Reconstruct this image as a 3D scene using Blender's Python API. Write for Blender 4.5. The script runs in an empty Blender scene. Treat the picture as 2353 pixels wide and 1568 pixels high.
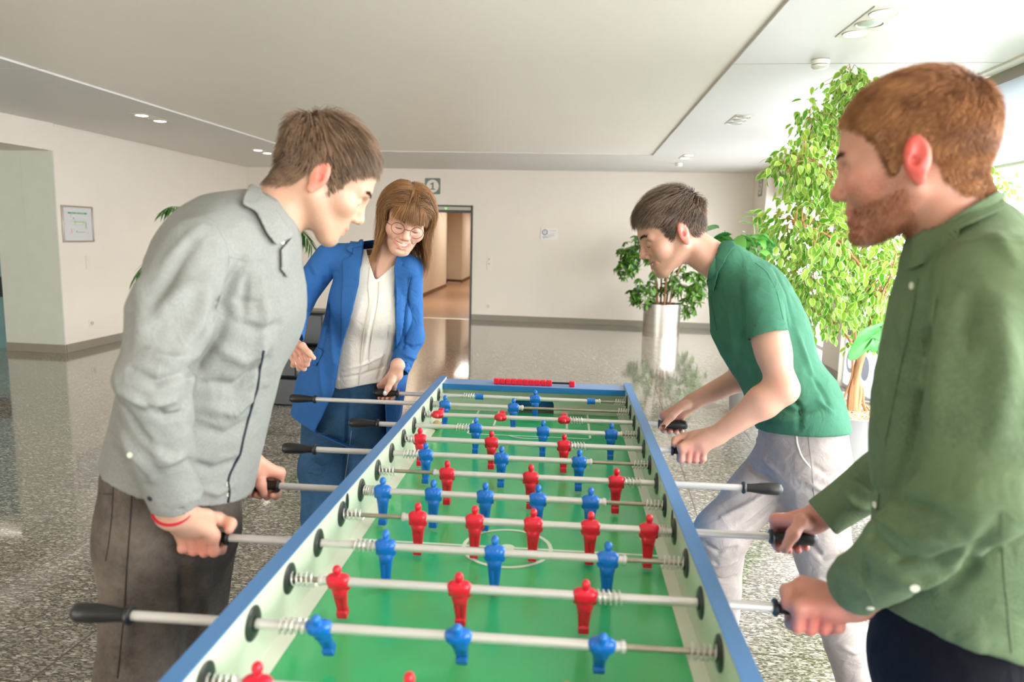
import bpy, bmesh, math, random
import numpy as np
from mathutils import Vector, Matrix, Euler
from mathutils.bvhtree import BVHTree
random.seed(7); np.random.seed(7)
COL = bpy.context.scene.collection
PI = math.pi
# ------------------------------------------------------------ camera model (measured from the photograph)
CAM = np.array([.1089, -2.6625, 1.4695]); YAW, PITCH, ROLL, FPX = -.0712, .1443, .0245, 1646.24
def _axes():
    cy, sy = math.cos(YAW), math.sin(YAW); cp, sp = math.cos(PITCH), math.sin(PITCH); cr, sr = math.cos(ROLL), math.sin(ROLL)
    f = np.array([sy*cp, cy*cp, -sp]); r = np.array([cy, -sy, 0]); u = np.cross(r, f)
    return cr*r+sr*u, -sr*r+cr*u, f
CR, CU, CF = _axes()
def ray(px, py): return CF+(px-1176.5)/FPX*CR-(py-784)/FPX*CU
def at(px, py, t): return CAM+t*ray(px, py)          # a world point at depth t metres along the view axis
def pj(P):
    d = np.asarray(P)-CAM
    return (1176.5+FPX*(d@CR)/(d@CF), 784-FPX*(d@CU)/(d@CF))
E1 = np.array([.9984, -.0566, 0]); E2 = np.array([.0566, .9984, 0])   # axes of the building, turned against the table
RZ = math.atan2(-.0566, .9984)
def RW(x, y, z=0): return x*E1+y*E2+np.array([0, 0, z])
# ------------------------------------------------------------ materials
def lin(c):
    if isinstance(c, str): c = [int(c[i:i+2], 16)/255 for i in (0, 2, 4)]
    return [((v+.055)/1.055)**2.4 if v > .04045 else v/12.92 for v in c]+[1]
class NT:
    def __init__(s, name):
        s.m = bpy.data.materials.new(name); s.m.use_nodes = True; s.t = s.m.node_tree; s.t.nodes.clear()
        s.out = s.t.nodes.new('ShaderNodeOutputMaterial')
    def n(s, typ, **k):
        nd = s.t.nodes.new(typ)
        for a, b in k.items():
            if a.startswith('i_'):
                key = a[2:].replace('_', ' ')
                nd.inputs[int(key) if key.isdigit() else key].default_value = b
            else: setattr(nd, a, b)
        return nd
    def l(s, a, b): s.t.links.new(a, b); return s
    def ramp(s, fac, stops, interp='LINEAR'):
        r = s.t.nodes.new('ShaderNodeValToRGB'); r.color_ramp.interpolation = interp
        while len(r.color_ramp.elements) < len(stops): r.color_ramp.elements.new(.5)
        for e, (p, c) in zip(r.color_ramp.elements, stops): e.position = p; e.color = c
        s.l(fac, r.inputs[0]); return r.outputs[0]
    def mix(s, fac, a, b, mode='MIX'):
        m = s.t.nodes.new('ShaderNodeMix'); m.data_type = 'RGBA'; m.blend_type = mode
        for sock, v in ((m.inputs[0], fac), (m.inputs[6], a), (m.inputs[7], b)):
            if hasattr(v, 'is_linked') or isinstance(v, bpy.types.NodeSocket): s.l(v, sock)
            else: sock.default_value = v
        return m.outputs[2]
    def math(s, op, a, b=None, c=None):
        m = s.t.nodes.new('ShaderNodeMath'); m.operation = op
        for i, v in enumerate((a, b, c)):
            if v is None: continue
            if isinstance(v, bpy.types.NodeSocket): s.l(v, m.inputs[i])
            else: m.inputs[i].default_value = v
        return m.outputs[0]
MATS = {}
def mat(name, color, rough=.5, metal=0, var=.0, vscale=8, bump=0, bscale=60, coat=0, emit=0, sss=0, ssr=None, stretch=(1, 1, 1), sheen=0, trans=0, spec=.5):
    if name in MATS: return MATS[name]
    t = NT(name); b = t.n('ShaderNodeBsdfPrincipled'); t.l(b.outputs[0], t.out.inputs[0])
    b.inputs['Roughness'].default_value = rough; b.inputs['Metallic'].default_value = metal
    b.inputs['Coat Weight'].default_value = coat; b.inputs['Coat Roughness'].default_value = .1
    b.inputs['Specular IOR Level'].default_value = spec
    if sheen: b.inputs['Sheen Weight'].default_value = sheen; b.inputs['Sheen Roughness'].default_value = .5
    if trans: b.inputs['Transmission Weight'].default_value = trans
    if sss:
        b.inputs['Subsurface Weight'].default_value = sss; b.inputs['Subsurface Radius'].default_value = ssr or (1, .35, .2); b.inputs['Subsurface Scale'].default_value = .006
    c = lin(color)
    tc = t.n('ShaderNodeTexCoord'); mp = t.n('ShaderNodeMapping'); mp.inputs['Scale'].default_value = stretch; t.l(tc.outputs['Object'], mp.inputs[0])
    nz = t.n('ShaderNodeTexNoise', i_Scale=vscale, i_Detail=4.0); t.l(mp.outputs[0], nz.inputs['Vector'])
    v = max(var, .015)
    a2 = [max(0, x*(1-v)) for x in c[:3]]+[1]; c2 = [min(1, x*(1+v)) for x in c[:3]]+[1]
    col = t.ramp(nz.outputs[0], [(.3, a2), (.7, c2)]); t.l(col, b.inputs['Base Color'])
    if bump:
        n2 = t.n('ShaderNodeTexNoise', i_Scale=bscale, i_Detail=3.0); t.l(mp.outputs[0], n2.inputs['Vector'])
        bp = t.n('ShaderNodeBump', i_Strength=bump, i_Distance=.002); t.l(n2.outputs[0], bp.inputs['Height']); t.l(bp.outputs[0], b.inputs['Normal'])
    if emit: b.inputs['Emission Color'].default_value = c; b.inputs['Emission Strength'].default_value = emit
    MATS[name] = t.m; return t.m
# ------------------------------------------------------------ mesh builder
def basis(d):
    d = np.asarray(d, float); d = d/np.linalg.norm(d)
    a = np.array([0, 0, 1.]) if abs(d[2]) < .9 else np.array([1., 0, 0])
    u = np.cross(a, d); u /= np.linalg.norm(u); return u, np.cross(d, u), d
class MB:
    def __init__(s): s.v = []; s.f = []; s.mi = []; s.cur = 0
    def add(s, vs, fs):
        o = len(s.v); s.v += [tuple(map(float, p)) for p in vs]; s.f += [tuple(o+i for i in f) for f in fs]; s.mi += [s.cur]*len(fs); return s
    def box(s, a, b, R=None, o=(0, 0, 0)):
        vs = [np.array([(a, b)[i][0], (a, b)[j][1], (a, b)[k][2]], float) for i in (0, 1) for j in (0, 1) for k in (0, 1)]
        if R is not None: vs = [R@v+np.array(o) for v in vs]
        return s.add(vs, [(0, 1, 3, 2), (4, 6, 7, 5), (0, 4, 5, 1), (2, 3, 7, 6), (0, 2, 6, 4), (1, 5, 7, 3)])
    def lathe(s, prof, c=(0, 0, 0), ax=(0, 0, 1), n=24, cap=True):
        u, v, d = basis(ax); c = np.array(c, float); vs = []; fs = []
        for (r, h) in prof:
            for i in range(n):
                a = 2*PI*i/n; vs.append(c+d*h+r*(u*math.cos(a)+v*math.sin(a)))
        for j in range(len(prof)-1):
            for i in range(n): fs.append((j*n+i, j*n+(i+1) % n, (j+1)*n+(i+1) % n, (j+1)*n+i))
        if cap: fs.append(tuple(range(n-1, -1, -1))); fs.append(tuple((len(prof)-1)*n+i for i in range(n)))
        return s.add(vs, fs)
    def cyl(s, a, b, r, r2=None, n=16):
        a = np.array(a, float); b = np.array(b, float); L = np.linalg.norm(b-a)
        return s.lathe([(r, 0), (r if r2 is None else r2, L)], a, b-a, n)
    def tube(s, path, rad, n=8, closed=False):
        P = [np.array(p, float) for p in path]; m = len(P)
        if not hasattr(rad, '__len__'): rad = [rad]*m
        vs = []; fs = []; pu = None
        for i in range(m):
            t = (P[(i+1) % m]-P[i-1]) if closed else (P[min(i+1, m-1)]-P[max(i-1, 0)])
            t = t/(np.linalg.norm(t)+1e-12)
            if pu is None: pu = basis(t)[0]
            u = pu-t*(pu@t); nu = np.linalg.norm(u); u = u/nu if nu > 1e-6 else basis(t)[0]; pu = u; w = np.cross(t, u)
            for k in range(n):
                a = 2*PI*k/n; vs.append(P[i]+rad[i]*(u*math.cos(a)+w*math.sin(a)))
        for i in range(m if closed else m-1):
            j = (i+1) % m
            for k in range(n): fs.append((i*n+k, i*n+(k+1) % n, j*n+(k+1) % n, j*n+k))
        if not closed: fs.append(tuple(range(n-1, -1, -1))); fs.append(tuple((m-1)*n+k for k in range(n)))
        return s.add(vs, fs)
    def ell(s, c, r, R=None, n=16, m=10):
        c = np.array(c, float); r = np.array(r if hasattr(r, '__len__') else (r, r, r), float); vs = []; fs = []
        for j in range(m+1):
            p = PI*j/m
            for i in range(n):
                a = 2*PI*i/n; q = r*np.array([math.sin(p)*math.cos(a), math.sin(p)*math.sin(a), math.cos(p)])
                vs.append(c+(R@q if R is not None else q))
        for j in range(m):
            for i in range(n): fs.append((j*n+i, (j+1)*n+i, (j+1)*n+(i+1) % n, j*n+(i+1) % n))
        return s.add(vs, fs)
    def prism(s, poly, ext):       # 3D polygon extruded by a vector
        n = len(poly); e = np.array(ext, float); P = [np.array(p, float) for p in poly]
        return s.add(P+[p+e for p in P], [tuple(range(n-1, -1, -1)), tuple(range(n, 2*n))]+[(i, (i+1) % n, n+(i+1) % n, n+i) for i in range(n)])
    def build(s, name, mats, parent=None, smooth=True, ang=40, bevel=0, seg=2, loc=None, rz=0):
        me = bpy.data.meshes.new(name); me.from_pydata(s.v, [], s.f)
        for m in (mats if isinstance(mats, (list, tuple)) else [mats]): me.materials.append(m)
        if any(s.mi): me.polygons.foreach_set('material_index', s.mi)
        bm = bmesh.new(); bm.from_mesh(me); bmesh.ops.recalc_face_normals(bm, faces=bm.faces); bm.to_mesh(me); bm.free()
        if smooth: me.shade_smooth(); me.set_sharp_from_angle(angle=math.radians(ang))
        o = bpy.data.objects.new(name, me); COL.objects.link(o); o.parent = parent
        if loc is not None: o.location = loc
        if rz: o.rotation_euler.z = rz
        if bevel:
            b = o.modifiers.new('bevel', 'BEVEL'); b.width = bevel; b.segments = seg; b.limit_method = 'ANGLE'; b.angle_limit = math.radians(50)
        return o
def tag(o, label=None, cat=None, group=None, kind=None):
    if label: o['label'] = label
    if cat: o['category'] = cat
    if group: o['group'] = group
    if kind: o['kind'] = kind
    return o
def empty(name, loc=(0, 0, 0), rz=0, label=None, cat=None, group=None):
    o = bpy.data.objects.new(name, None); COL.objects.link(o); o.location = loc; o.rotation_euler.z = rz; o.empty_display_size = .05
    return tag(o, label, cat, group)
def copy_tree(o, parent=None):
    c = o.copy(); COL.objects.link(c); c.parent = parent
    for ch in list(o.children): copy_tree(ch, c)
    return c
def text_mesh(body, size, name, m, parent, loc, rot, extrude=.0008, bold=0):
    cu = bpy.data.curves.new(name, 'FONT'); cu.body = body; cu.size = size; cu.extrude = extrude; cu.align_x = 'CENTER'; cu.align_y = 'CENTER'; cu.offset = bold
    ob = bpy.data.objects.new(name, cu); COL.objects.link(ob)
    dg = bpy.context.evaluated_depsgraph_get(); me = bpy.data.meshes.new_from_object(ob.evaluated_get(dg))
    bpy.data.objects.remove(ob); o = bpy.data.objects.new(name, me); me.materials.clear(); me.materials.append(m); COL.objects.link(o)
    o.parent = parent; o.location = loc; o.rotation_euler = rot; return o
EXPO=0.22; SKY=13.5; SPOTW=30; CORW=45
PEOPLE='ABCD'
# ============================================================ camera and render look
sc = bpy.context.scene
cam = bpy.data.cameras.new('camera'); co = bpy.data.objects.new('camera', cam); COL.objects.link(co); sc.camera = co
cam.sensor_width = 36; cam.sensor_fit = 'HORIZONTAL'; cam.lens = 36*FPX/2353; cam.clip_start = .05
cam.shift_x = 0; cam.shift_y = 0
M = Matrix([[CR[0], CU[0], -CF[0]], [CR[1], CU[1], -CF[1]], [CR[2], CU[2], -CF[2]]])
co.matrix_world = Matrix.Translation(Vector(CAM)) @ M.to_4x4()
cam.dof.use_dof = True; cam.dof.focus_distance = 2.75; cam.dof.aperture_fstop = 3.2
vs = sc.view_settings; vs.view_transform = 'Standard'; vs.look = 'None'; vs.exposure = EXPO; vs.gamma = 1
sc.cycles.use_denoising = True
sc.cycles.max_bounces = 8; sc.cycles.diffuse_bounces = 4; sc.cycles.transparent_max_bounces = 12
# world: overcast bright sky
w = bpy.data.worlds.new('sky'); sc.world = w; w.use_nodes = True; nt = w.node_tree; nt.nodes.clear()
bg = nt.nodes.new('ShaderNodeBackground'); ow = nt.nodes.new('ShaderNodeOutputWorld'); tcw = nt.nodes.new('ShaderNodeTexCoord'); sp = nt.nodes.new('ShaderNodeSeparateXYZ')
rr = nt.nodes.new('ShaderNodeValToRGB'); nt.links.new(tcw.outputs['Generated'], sp.inputs[0]); nt.links.new(sp.outputs[2], rr.inputs[0])
rr.color_ramp.elements[0].position = .0; rr.color_ramp.elements[0].color = (.95, .93, .89, 1); rr.color_ramp.elements[1].position = .6; rr.color_ramp.elements[1].color = (.96, .97, 1, 1)
nt.links.new(rr.outputs[0], bg.inputs[0]); bg.inputs[1].default_value = SKY; nt.links.new(bg.outputs[0], ow.inputs[0])
# ============================================================ room materials
m_wall = mat('wall_paint', 'E8DED1', .6, var=.015, vscale=2, bump=.06, bscale=120)
m_wallg = mat('wall_panel_cream', 'CACCBF', .5, var=.012)
m_ceil_c = mat('ceiling_panel_beige', 'EEE6D8', .38, var=.02, vscale=.4)
m_ceil = mat('ceiling_paint_white', 'DEDAD3', .5, var=.015, vscale=.5)
m_base = mat('skirting_grey', '8F8779', .4, var=.03)
m_dark = mat('dark_metal', '1C1B19', .35)
m_frame = mat('window_frame_white', 'E4E4E2', .4)
m_plate = mat('switch_plastic', 'E4DDD0', .35)
def floor_mat():
    t = NT('polished_granite'); b = t.n('ShaderNodeBsdfPrincipled'); t.l(b.outputs[0], t.out.inputs[0])
    tc = t.n('ShaderNodeTexCoord'); P = tc.outputs['Object']
    mp = t.n('ShaderNodeMapping'); mp.inputs['Rotation'].default_value = (0, 0, .35); mp.inputs['Scale'].default_value = (1, 2.1, 1); t.l(P, mp.inputs[0])
    wob = t.n('ShaderNodeTexNoise', i_Scale=14.0, i_Detail=3.0); t.l(mp.outputs[0], wob.inputs['Vector'])
    ad = t.n('ShaderNodeMixRGB'); ad.blend_type = 'ADD'; ad.inputs[0].default_value = .035; t.l(mp.outputs[0], ad.inputs[1]); t.l(wob.outputs['Color'], ad.inputs[2])
    v1 = t.n('ShaderNodeTexVoronoi', i_Scale=95.0); t.l(ad.outputs[0], v1.inputs['Vector'])
    grey = t.ramp(t.n('ShaderNodeSeparateColor').outputs[0], [(0, (0, 0, 0, 1)), (1, (1, 1, 1, 1))])
    sepn = t.t.nodes[-2]; t.l(v1.outputs['Color'], sepn.inputs[0])
    base = t.ramp(sepn.outputs[0], [(0, lin('454036')), (.3, lin('605A50')), (.62, lin('877F72')), (1, lin('A49F94'))])
    v2 = t.n('ShaderNodeTexVoronoi', i_Scale=36.0); t.l(ad.outputs[0], v2.inputs['Vector'])
    s2 = t.n('ShaderNodeSeparateColor'); t.l(v2.outputs['Color'], s2.inputs[0])
    f2 = t.math('MULTIPLY', t.math('GREATER_THAN', s2.outputs[1], .72), t.math('LESS_THAN', v2.outputs['Distance'], .42))
    col = t.mix(t.math('MULTIPLY', f2, .8), base, lin('C2BAAC'))
    v3 = t.n('ShaderNodeTexVoronoi', i_Scale=10.0); t.l(ad.outputs[0], v3.inputs['Vector'])
    s3 = t.n('ShaderNodeSeparateColor'); t.l(v3.outputs['Color'], s3.inputs[0])
    f3 = t.math('MULTIPLY', t.math('GREATER_THAN', s3.outputs[2], .86), t.math('LESS_THAN', v3.outputs['Distance'], .2))
    col = t.mix(t.math('MULTIPLY', f3, .8), col, lin('C6C1B6'))
    # joints and dark inlays
    sx = t.n('ShaderNodeSeparateXYZ'); t.l(P, sx.inputs[0]); X, Y = sx.outputs[0], sx.outputs[1]
    def joint(v, org, sp_):
        d = t.math('PINGPONG', t.math('SUBTRACT', v, org), sp_/2) if False else t.math('ABSOLUTE', t.math('SUBTRACT', t.math('FLOORED_MODULO', t.math('ADD', t.math('SUBTRACT', v, org), sp_/2), sp_), sp_/2))
        return t.math('LESS_THAN', d, .0042)
    jl = t.math('MULTIPLY', joint(X, -2.47, .608), t.math('LESS_THAN', X, -2.2)); jr = t.math('MULTIPLY', joint(X, -1.545, .587), t.math('GREATER_THAN', X, -2.2))
    jx = t.math('LESS_THAN', t.math('ABSOLUTE', t.math('SUBTRACT', X, .36)), .0028)
    j = t.math('MAXIMUM', t.math('MAXIMUM', jl, jr), t.math('MAXIMUM', joint(Y, .425, .579), jx))
    for (ix, iy) in ((-1.66, -.02), (1.2, 3.9)):
        dd = t.math('ADD', t.math('ABSOLUTE', t.math('SUBTRACT', X, ix)), t.math('ABSOLUTE', t.math('SUBTRACT', Y, iy)))
        col = t.mix(t.math('MULTIPLY', t.math('LESS_THAN', dd, .19), .75), col, lin('46483F'))
    col = t.mix(t.math('MULTIPLY', j, .85), col, lin('54483B'))
    b.inputs['Coat Weight'].default_value = .4; b.inputs['Coat Roughness'].default_value = .11; b.inputs['Coat IOR'].default_value = 1.6
    t.l(col, b.inputs['Base Color']); b.inputs['Roughness'].default_value = .13; b.inputs['Specular IOR Level'].default_value = .75
    n = t.n('ShaderNodeTexNoise', i_Scale=1.6, i_Detail=2.0); t.l(P, n.inputs['Vector'])
    t.l(t.math('MULTIPLY_ADD', n.outputs[0], .05, .035), b.inputs['Roughness'])
    return t.m
def sobj(mb, name, mats, **k):
    o = mb.build(name, mats, rz=RZ, **k); tag(o, kind='structure'); return o
RP = math.pi
# floor
mb = MB(); mb.box((-9, -6, -.05), (2.9, 9.9, 0)); sobj(mb, 'floor', floor_mat(), smooth=False)
# back wall with doorway
DX0, DX1, DH = -3.52, -2.074, 1.99
mb = MB(); mb.box((-6.5, 9.77, 0), (DX0, 9.95, 2.7)); mb.box((DX1, 9.77, 0), (2.85, 9.95, 2.7)); mb.box((DX0, 9.77, DH), (DX1, 9.95, 2.7))
mb.box((-1.49, 9.764, 2.578), (2.6, 9.77, 2.594))
sobj(mb, 'wall_back', m_wall, smooth=False)
mb = MB(); mb.box((DX1, 9.755, 0), (2.6, 9.77, .1)); mb.box((-6.2, 9.755, 0), (DX0, 9.77, .1)); sobj(mb, 'baseboard_back', m_base, bevel=.002)
# left wall: slightly splayed, with the deep opening in front of it
A = np.array([-5.947, 4.86, 0]); B = np.array([-6.24, 9.77, 0]); nrm = np.array([-(B-A)[1], (B-A)[0], 0]); nrm /= np.linalg.norm(nrm)
mb = MB(); mb.prism([A, B, np.array([-7.2, 9.77, 0]), np.array([-6.68, 4.862, 0])], (0, 0, 2.7)); 
def lw(s, z, off=0): d = (B-A)/np.linalg.norm(B-A); return A+d*s-nrm*off+np.array([0, 0, z])
mb.prism([lw(.03, 2.575), lw(4.9, 2.575), lw(4.9, 2.575, .008), lw(.03, 2.575, .008)], (0, 0, .018))
sobj(mb, 'wall_left', [m_wall], smooth=False)
mb = MB(); mb.prism([lw(0, 0), lw(4.9, 0), lw(4.9, 0, .012), lw(0, 0, .012)], (0, 0, .1)); mb.box((-6.70, 4.832, 0), (-5.937, 4.846, .1)); sobj(mb, 'baseboard_left', m_base, bevel=.002)
mb = MB(); mb.box((-6.70, 4.845, .0), (-5.949, 4.8605, 2.31)); mb.box((-6.352, 4.842, .1), (-6.346, 4.8455, 2.3)); sobj(mb, 'trim_1', m_wallg, smooth=False)
mb = MB(); mb.box((-9, -6, 2.3), (-5.93, 4.86, 2.7)); sobj(mb, 'wall_left_lintel', m_wall, smooth=False)
mb = MB(); mb.box((-9, 5.2, 0), (-6.85, 5.4, 2.3)); mb.box((-9, -6, 0), (-8.9, 5.3, 2.3)); sobj(mb, 'wall_left_recess', m_wallg, smooth=False)
# glazed partition at the far left edge of the recess
m_teal = mat('teal_glass', '6C9396', .08, var=.05, coat=.5)
mb = MB(); mb.box((-8.6, 4.98, .0), (-6.6, 5.0, 2.3)); o = sobj(mb, 'door_1', m_teal, smooth=False)
mb = MB(); mb.box((-8.6, 4.95, .62), (-6.6, 4.99, .86)); mb.box((-6.79, 4.95, 0), (-6.765, 4.99, 2.3)); ob = mb.build('door_rail', m_dark, o); 
mb = MB(); mb.box((-8.6, 4.95, 2.1), (-6.6, 4.99, 2.3)); mb.build('door_header', m_wallg, o)
mb = MB(); mb.box((-4.8, -6.2, 0), (2.95, -6, 2.7)); mb.box((-9, -6.2, 0), (-7.6, -6, 2.7)); mb.box((-9, -6.2, 2.2), (2.95, -6, 2.7)); sobj(mb, 'wall_light_block', m_wall, smooth=False)  # unseen wall added to cut light from behind; its gap admits some sky
# ceiling
sobj(MB().box((-9, -6, 2.613), (2.9, 9.9, 2.7)), 'ceiling', m_ceil_c, smooth=False)
CP = [(-3.63, -6), (1.32, -6), (.813, 7.381), (-4.12, 7.2)]       # outline of the raised panel field
mb = MB()
mb.prism([(x, y, 2.6) for x, y in ((-9, -6), CP[0], CP[3], (-9, 9.9))], (0, 0, .0125)); mb.prism([(x, y, 2.6) for x, y in (CP[1], (2.9, -6), (2.9, 9.9), CP[2])], (0, 0, .0125))
mb.prism([(x, y, 2.6) for x, y in (CP[3], CP[2], (2.9, 9.9), (-9, 9.9))], (0, 0, .0125))
sobj(mb, 'ceiling_border', m_ceil, smooth=False)
m_line = mat('joint_and_step_shade_grey', 'B5B0A6', .6)
mb = MB(); mb.box((1.0, 2.28, 2.5985), (2.62, 2.286, 2.6)); mb.box((-6.0, 2.3, 2.5985), (-3.84, 2.306, 2.6)); 
for a, b in ((CP[1], CP[2]), (CP[2], CP[3])):  # grey strips paint the shade of the step face on these edges
    a = np.array([*a, 2.597]); b = np.array([*b, 2.597]); d = (b-a)/np.linalg.norm(b-a); nn = np.array([-d[1], d[0], 0])*.0028
    mb.prism([a-nn, b-nn, b+nn, a+nn], (0, 0, .003))
sobj(mb, 'trim_joint_step_shade', m_line, smooth=False)
mb = MB(); a = np.array([-3.63, -6, 2.5965]); b = np.array([-4.12, 7.2, 2.5965]); d = (b-a)/np.linalg.norm(b-a); nn = np.array([-d[1], d[0], 0])*.003; mb.prism([a-nn, b-nn, b+nn, a+nn], (0, 0, .0035)); sobj(mb, 'trim_step_lit_edge', m_frame, smooth=False)  # pale strip paints the lit face of the step on the left edge
# right side: solid wall, glazed door, pillar, window front
WX = 2.72
mb = MB(); mb.box((2.6, 8.75, 0), (2.9, 9.9, 2.7)); mb.box((2.72, 6.9, 2.15), (2.9, 8.75, 2.7)); mb.box((2.72, 5.15, 0), (2.95, 5.75, 2.7)); sobj(mb, 'wall_right', m_wall, smooth=False)
mb = MB(); mb.box((2.708, 5.14, 0), (2.72, 5.752, .15)); mb.box((2.588, 8.75, 0), (2.6, 9.77, .1)); sobj(mb, 'baseboard_right', m_base, bevel=.002)
def glass_mat(name, tint=(.97, .99, 1), rough=0):
    t = NT(name); tr = t.n('ShaderNodeBsdfTransparent'); tr.inputs[0].default_value = (*tint, 1); gl = t.n('ShaderNodeBsdfGlossy'); gl.inputs['Roughness'].default_value = rough
    fr = t.n('ShaderNodeFresnel', i_IOR=1.45); ge = t.n('ShaderNodeNewGeometry'); mx = t.n('ShaderNodeMixShader'); t.l(t.math('MULTIPLY', fr.outputs[0], t.math('SUBTRACT', 1.0, ge.outputs['Backfacing'])), mx.inputs[0]); t.l(tr.outputs[0], mx.inputs[1]); t.l(gl.outputs[0], mx.inputs[2]); t.l(mx.outputs[0], t.out.inputs[0]); return t.m
m_glass = glass_mat('window_glass')
def window(n, y0, y1, z0, z1, muls=(), rails=(), x=2.80):
    mb = MB(); w_ = .035
    for yy in (y0, y1)+tuple(muls): mb.box((x-.03, yy-w_ if yy == y1 else yy, z0), (x+.03, yy if yy == y1 else yy+w_, z1))
    for zz in (z0, z1-.05)+tuple(rails): mb.box((x-.028, y0, zz), (x+.028, y1, zz+.05))
    o = sobj(mb, 'window_%d' % n, m_frame, bevel=.003)
    g = MB().box((x-.003, y0+.02, z0+.03), (x+.003, y1-.02, z1-.03)).build('pane', m_glass, o, smooth=False); return o
window(1, 5.76, 8.75, 0.0, 2.14, (6.7, 7.7), (.25, .78))
window(2, 1.6, 5.14, 0.0, 2.52, (3.35,), (.98,)); window(3, -2.6, 1.58, 0.0, 2.52, (-.55,), (.98,)); window(4, -6, -2.62, 0, 2.52, (-4.2,), (.98,))
# printed film on the low panes: hoops and bands
def film(name, c):
    t = NT(name); d = t.n('ShaderNodeBsdfDiffuse'); d.inputs[0].default_value = lin(c); r = t.n('ShaderNodeBsdfTranslucent'); r.inputs[0].default_value = lin(c); mx = t.n('ShaderNodeMixShader'); mx.inputs[0].default_value = .5; t.l(d.outputs[0], mx.inputs[1]); t.l(r.outputs[0], mx.inputs[2]); t.l(mx.outputs[0], t.out.inputs[0]); MATS[name] = t.m; return t.m
m_film = film('printed_film_grey', 'A9A7AC'); m_filmw = film('printed_film_white', 'E4E6E8')

fw = empty('window_film', RW(2.76, 4.8, 0), RZ, 'white printed privacy film with grey circles on the low window panes', 'window film')
mb = MB(); mb.box((0, -3.1, .05), (.004, .3, .98)); mb.build('film_sheet', m_filmw, fw, smooth=False)
mb = MB(); mb.box((-.004, -3.1, .555), (-.001, .3, .615)); mb.build('grey_band', m_film, fw, smooth=False)
for k in range(8):
    yc = .12-k*.42
    for zc, full in ((.74, k % 2 == 0), (.3, k % 2 == 1)):
        m2 = MB(); N = 24; ro, ri = .12, .07
        ring = [(ro*math.cos(2*PI*i/N), ro*1.0*math.sin(2*PI*i/N)) for i in range(N)]
        if full: m2.add([(-.003, yc+a, zc+b) for a, b in ring], [tuple(range(N))])
        else:
            rin = [(ri*math.cos(2*PI*i/N), ri*math.sin(2*PI*i/N)) for i in range(N)]
            m2.add([(-.003, yc+a, zc+b) for a, b in ring+rin], [(i, (i+1) % N, N+(i+1) % N, N+i) for i in range(N)])
        m2.build('printed_circle', m_film, fw, smooth=False)
# blind cassette and cove at the window head, roller blinds
mb = MB(); mb.box((2.62, -6, 2.585), (2.74, 2.6, 2.6)); sobj(mb, 'trim_4', m_ceil, smooth=False)
mb = MB(); mb.box((2.70, -6, 2.50), (2.74, 5.1, 2.585)); sobj(mb, 'trim_5', mat('window_head_brown', '8B8178', .5), smooth=False)  # solid brown strip along the window head
m_blind = film('roller_blind_cloth', 'CDD1D6')
def blind(y0, y1, zb, lab):
    e = empty('roller_blind', RW(2.68, (y0+y1)/2, zb), RZ, lab, 'roller blind', 'roller blinds at the window front'); h = (y1-y0)/2
    MB().box((-.001, -h, 0), (.001, h, 2.5-zb)).build('blind_cloth', m_blind, e, smooth=False); MB().cyl((0, -h, 0), (0, h, 0), .012, n=10).build('bottom_bar', m_frame, e)
blind(1.5, 2.6, 1.98, 'pale grey roller blind half drawn behind the head of the red-haired man'); 
# outside ground
mb = MB(); mb.box((2.95, -12, -.12), (40, 30, -.06)); mb.box((2.9, 4.5, -.06), (3.5, 9, -.02)); sobj(mb, 'ground_outside', mat('outside_paving', 'A9ABB0', .8, var=.1, vscale=3), smooth=False)
# ============================================================ door to the corridor
m_cor = mat('corridor_wall_peach', 'DCCDB8', .55, var=.03, vscale=1); m_wood = mat('corridor_parquet', 'A5805F', .32, var=.12, vscale=2.5, stretch=(1, 14, 1)); m_corb = mat('corridor_skirting', '6E4A30', .5)
mb = MB(); mb.box((-6.4, 9.9, -.04), (-1.2, 26, -.001)); sobj(mb, 'floor_corridor', m_wood, smooth=False)
mb = MB()
cpts = [(-3.56, 9.95), (-3.9, 12), (-4.3, 17.6), (-4.75, 17.9), (-4.75, 19.8), (-4.26, 19.65), (-4.46, 22.1), (-4.6, 26)]
for a, b in zip(cpts[:-1], cpts[1:]): mb.prism([(*a, 0), (*b, 0), (b[0]-.05, b[1]+.02, 0), (a[0]-.05, a[1]+.02, 0)], (0, 0, 2.6))
mb.box((-5, 25.9, 0), (-1, 26, 2.6)); mb.box((-2.0, 9.95, 0), (-1.9, 26, 2.6)); sobj(mb, 'wall_corridor', m_cor, smooth=False)
mb = MB()
for a, b in zip(cpts[:-1], cpts[1:]): mb.prism([(a[0]+.012, a[1], 0), (b[0]+.012, b[1], 0), (b[0]-.01, b[1], 0), (a[0]-.01, a[1], 0)], (0, 0, .09))
sobj(mb, 'baseboard_corridor', m_corb, smooth=False)
sobj(MB().box((-6.4, 9.95, 2.35), (-1.2, 26, 2.4)), 'ceiling_corridor', mat('corridor_ceiling', 'C9A27C', .6), smooth=False)
dr = empty('sliding_door_frame', RW((DX0+DX1)/2, 9.80, 0), RZ, 'dark metal frame of the automatic sliding door to the wood-floored corridor', 'door frame')
hw = (DX1-DX0)/2
MB().box((hw-.035, -.05, 0), (hw, .1, DH)).build('jamb', m_dark, dr, bevel=.002); MB().box((-hw, -.05, 0), (-hw+.035, .1, DH)).build('jamb', m_dark, dr, bevel=.002)
MB().box((-hw, -.052, DH-.022), (hw, .1, DH)).build('head_rail', m_dark, dr, bevel=.002)
MB().box((-hw+.035, -.045, DH-.085), (hw-.035, .1, DH-.024)).build('operator_box', mat('operator_grey', '9A958A', .35, metal=.3), dr, bevel=.003)
MB().box((-hw+.035, -.05, DH-.125), (hw-.035, .1, DH-.087)).build('lower_rail', m_dark, dr, bevel=.002)
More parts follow.
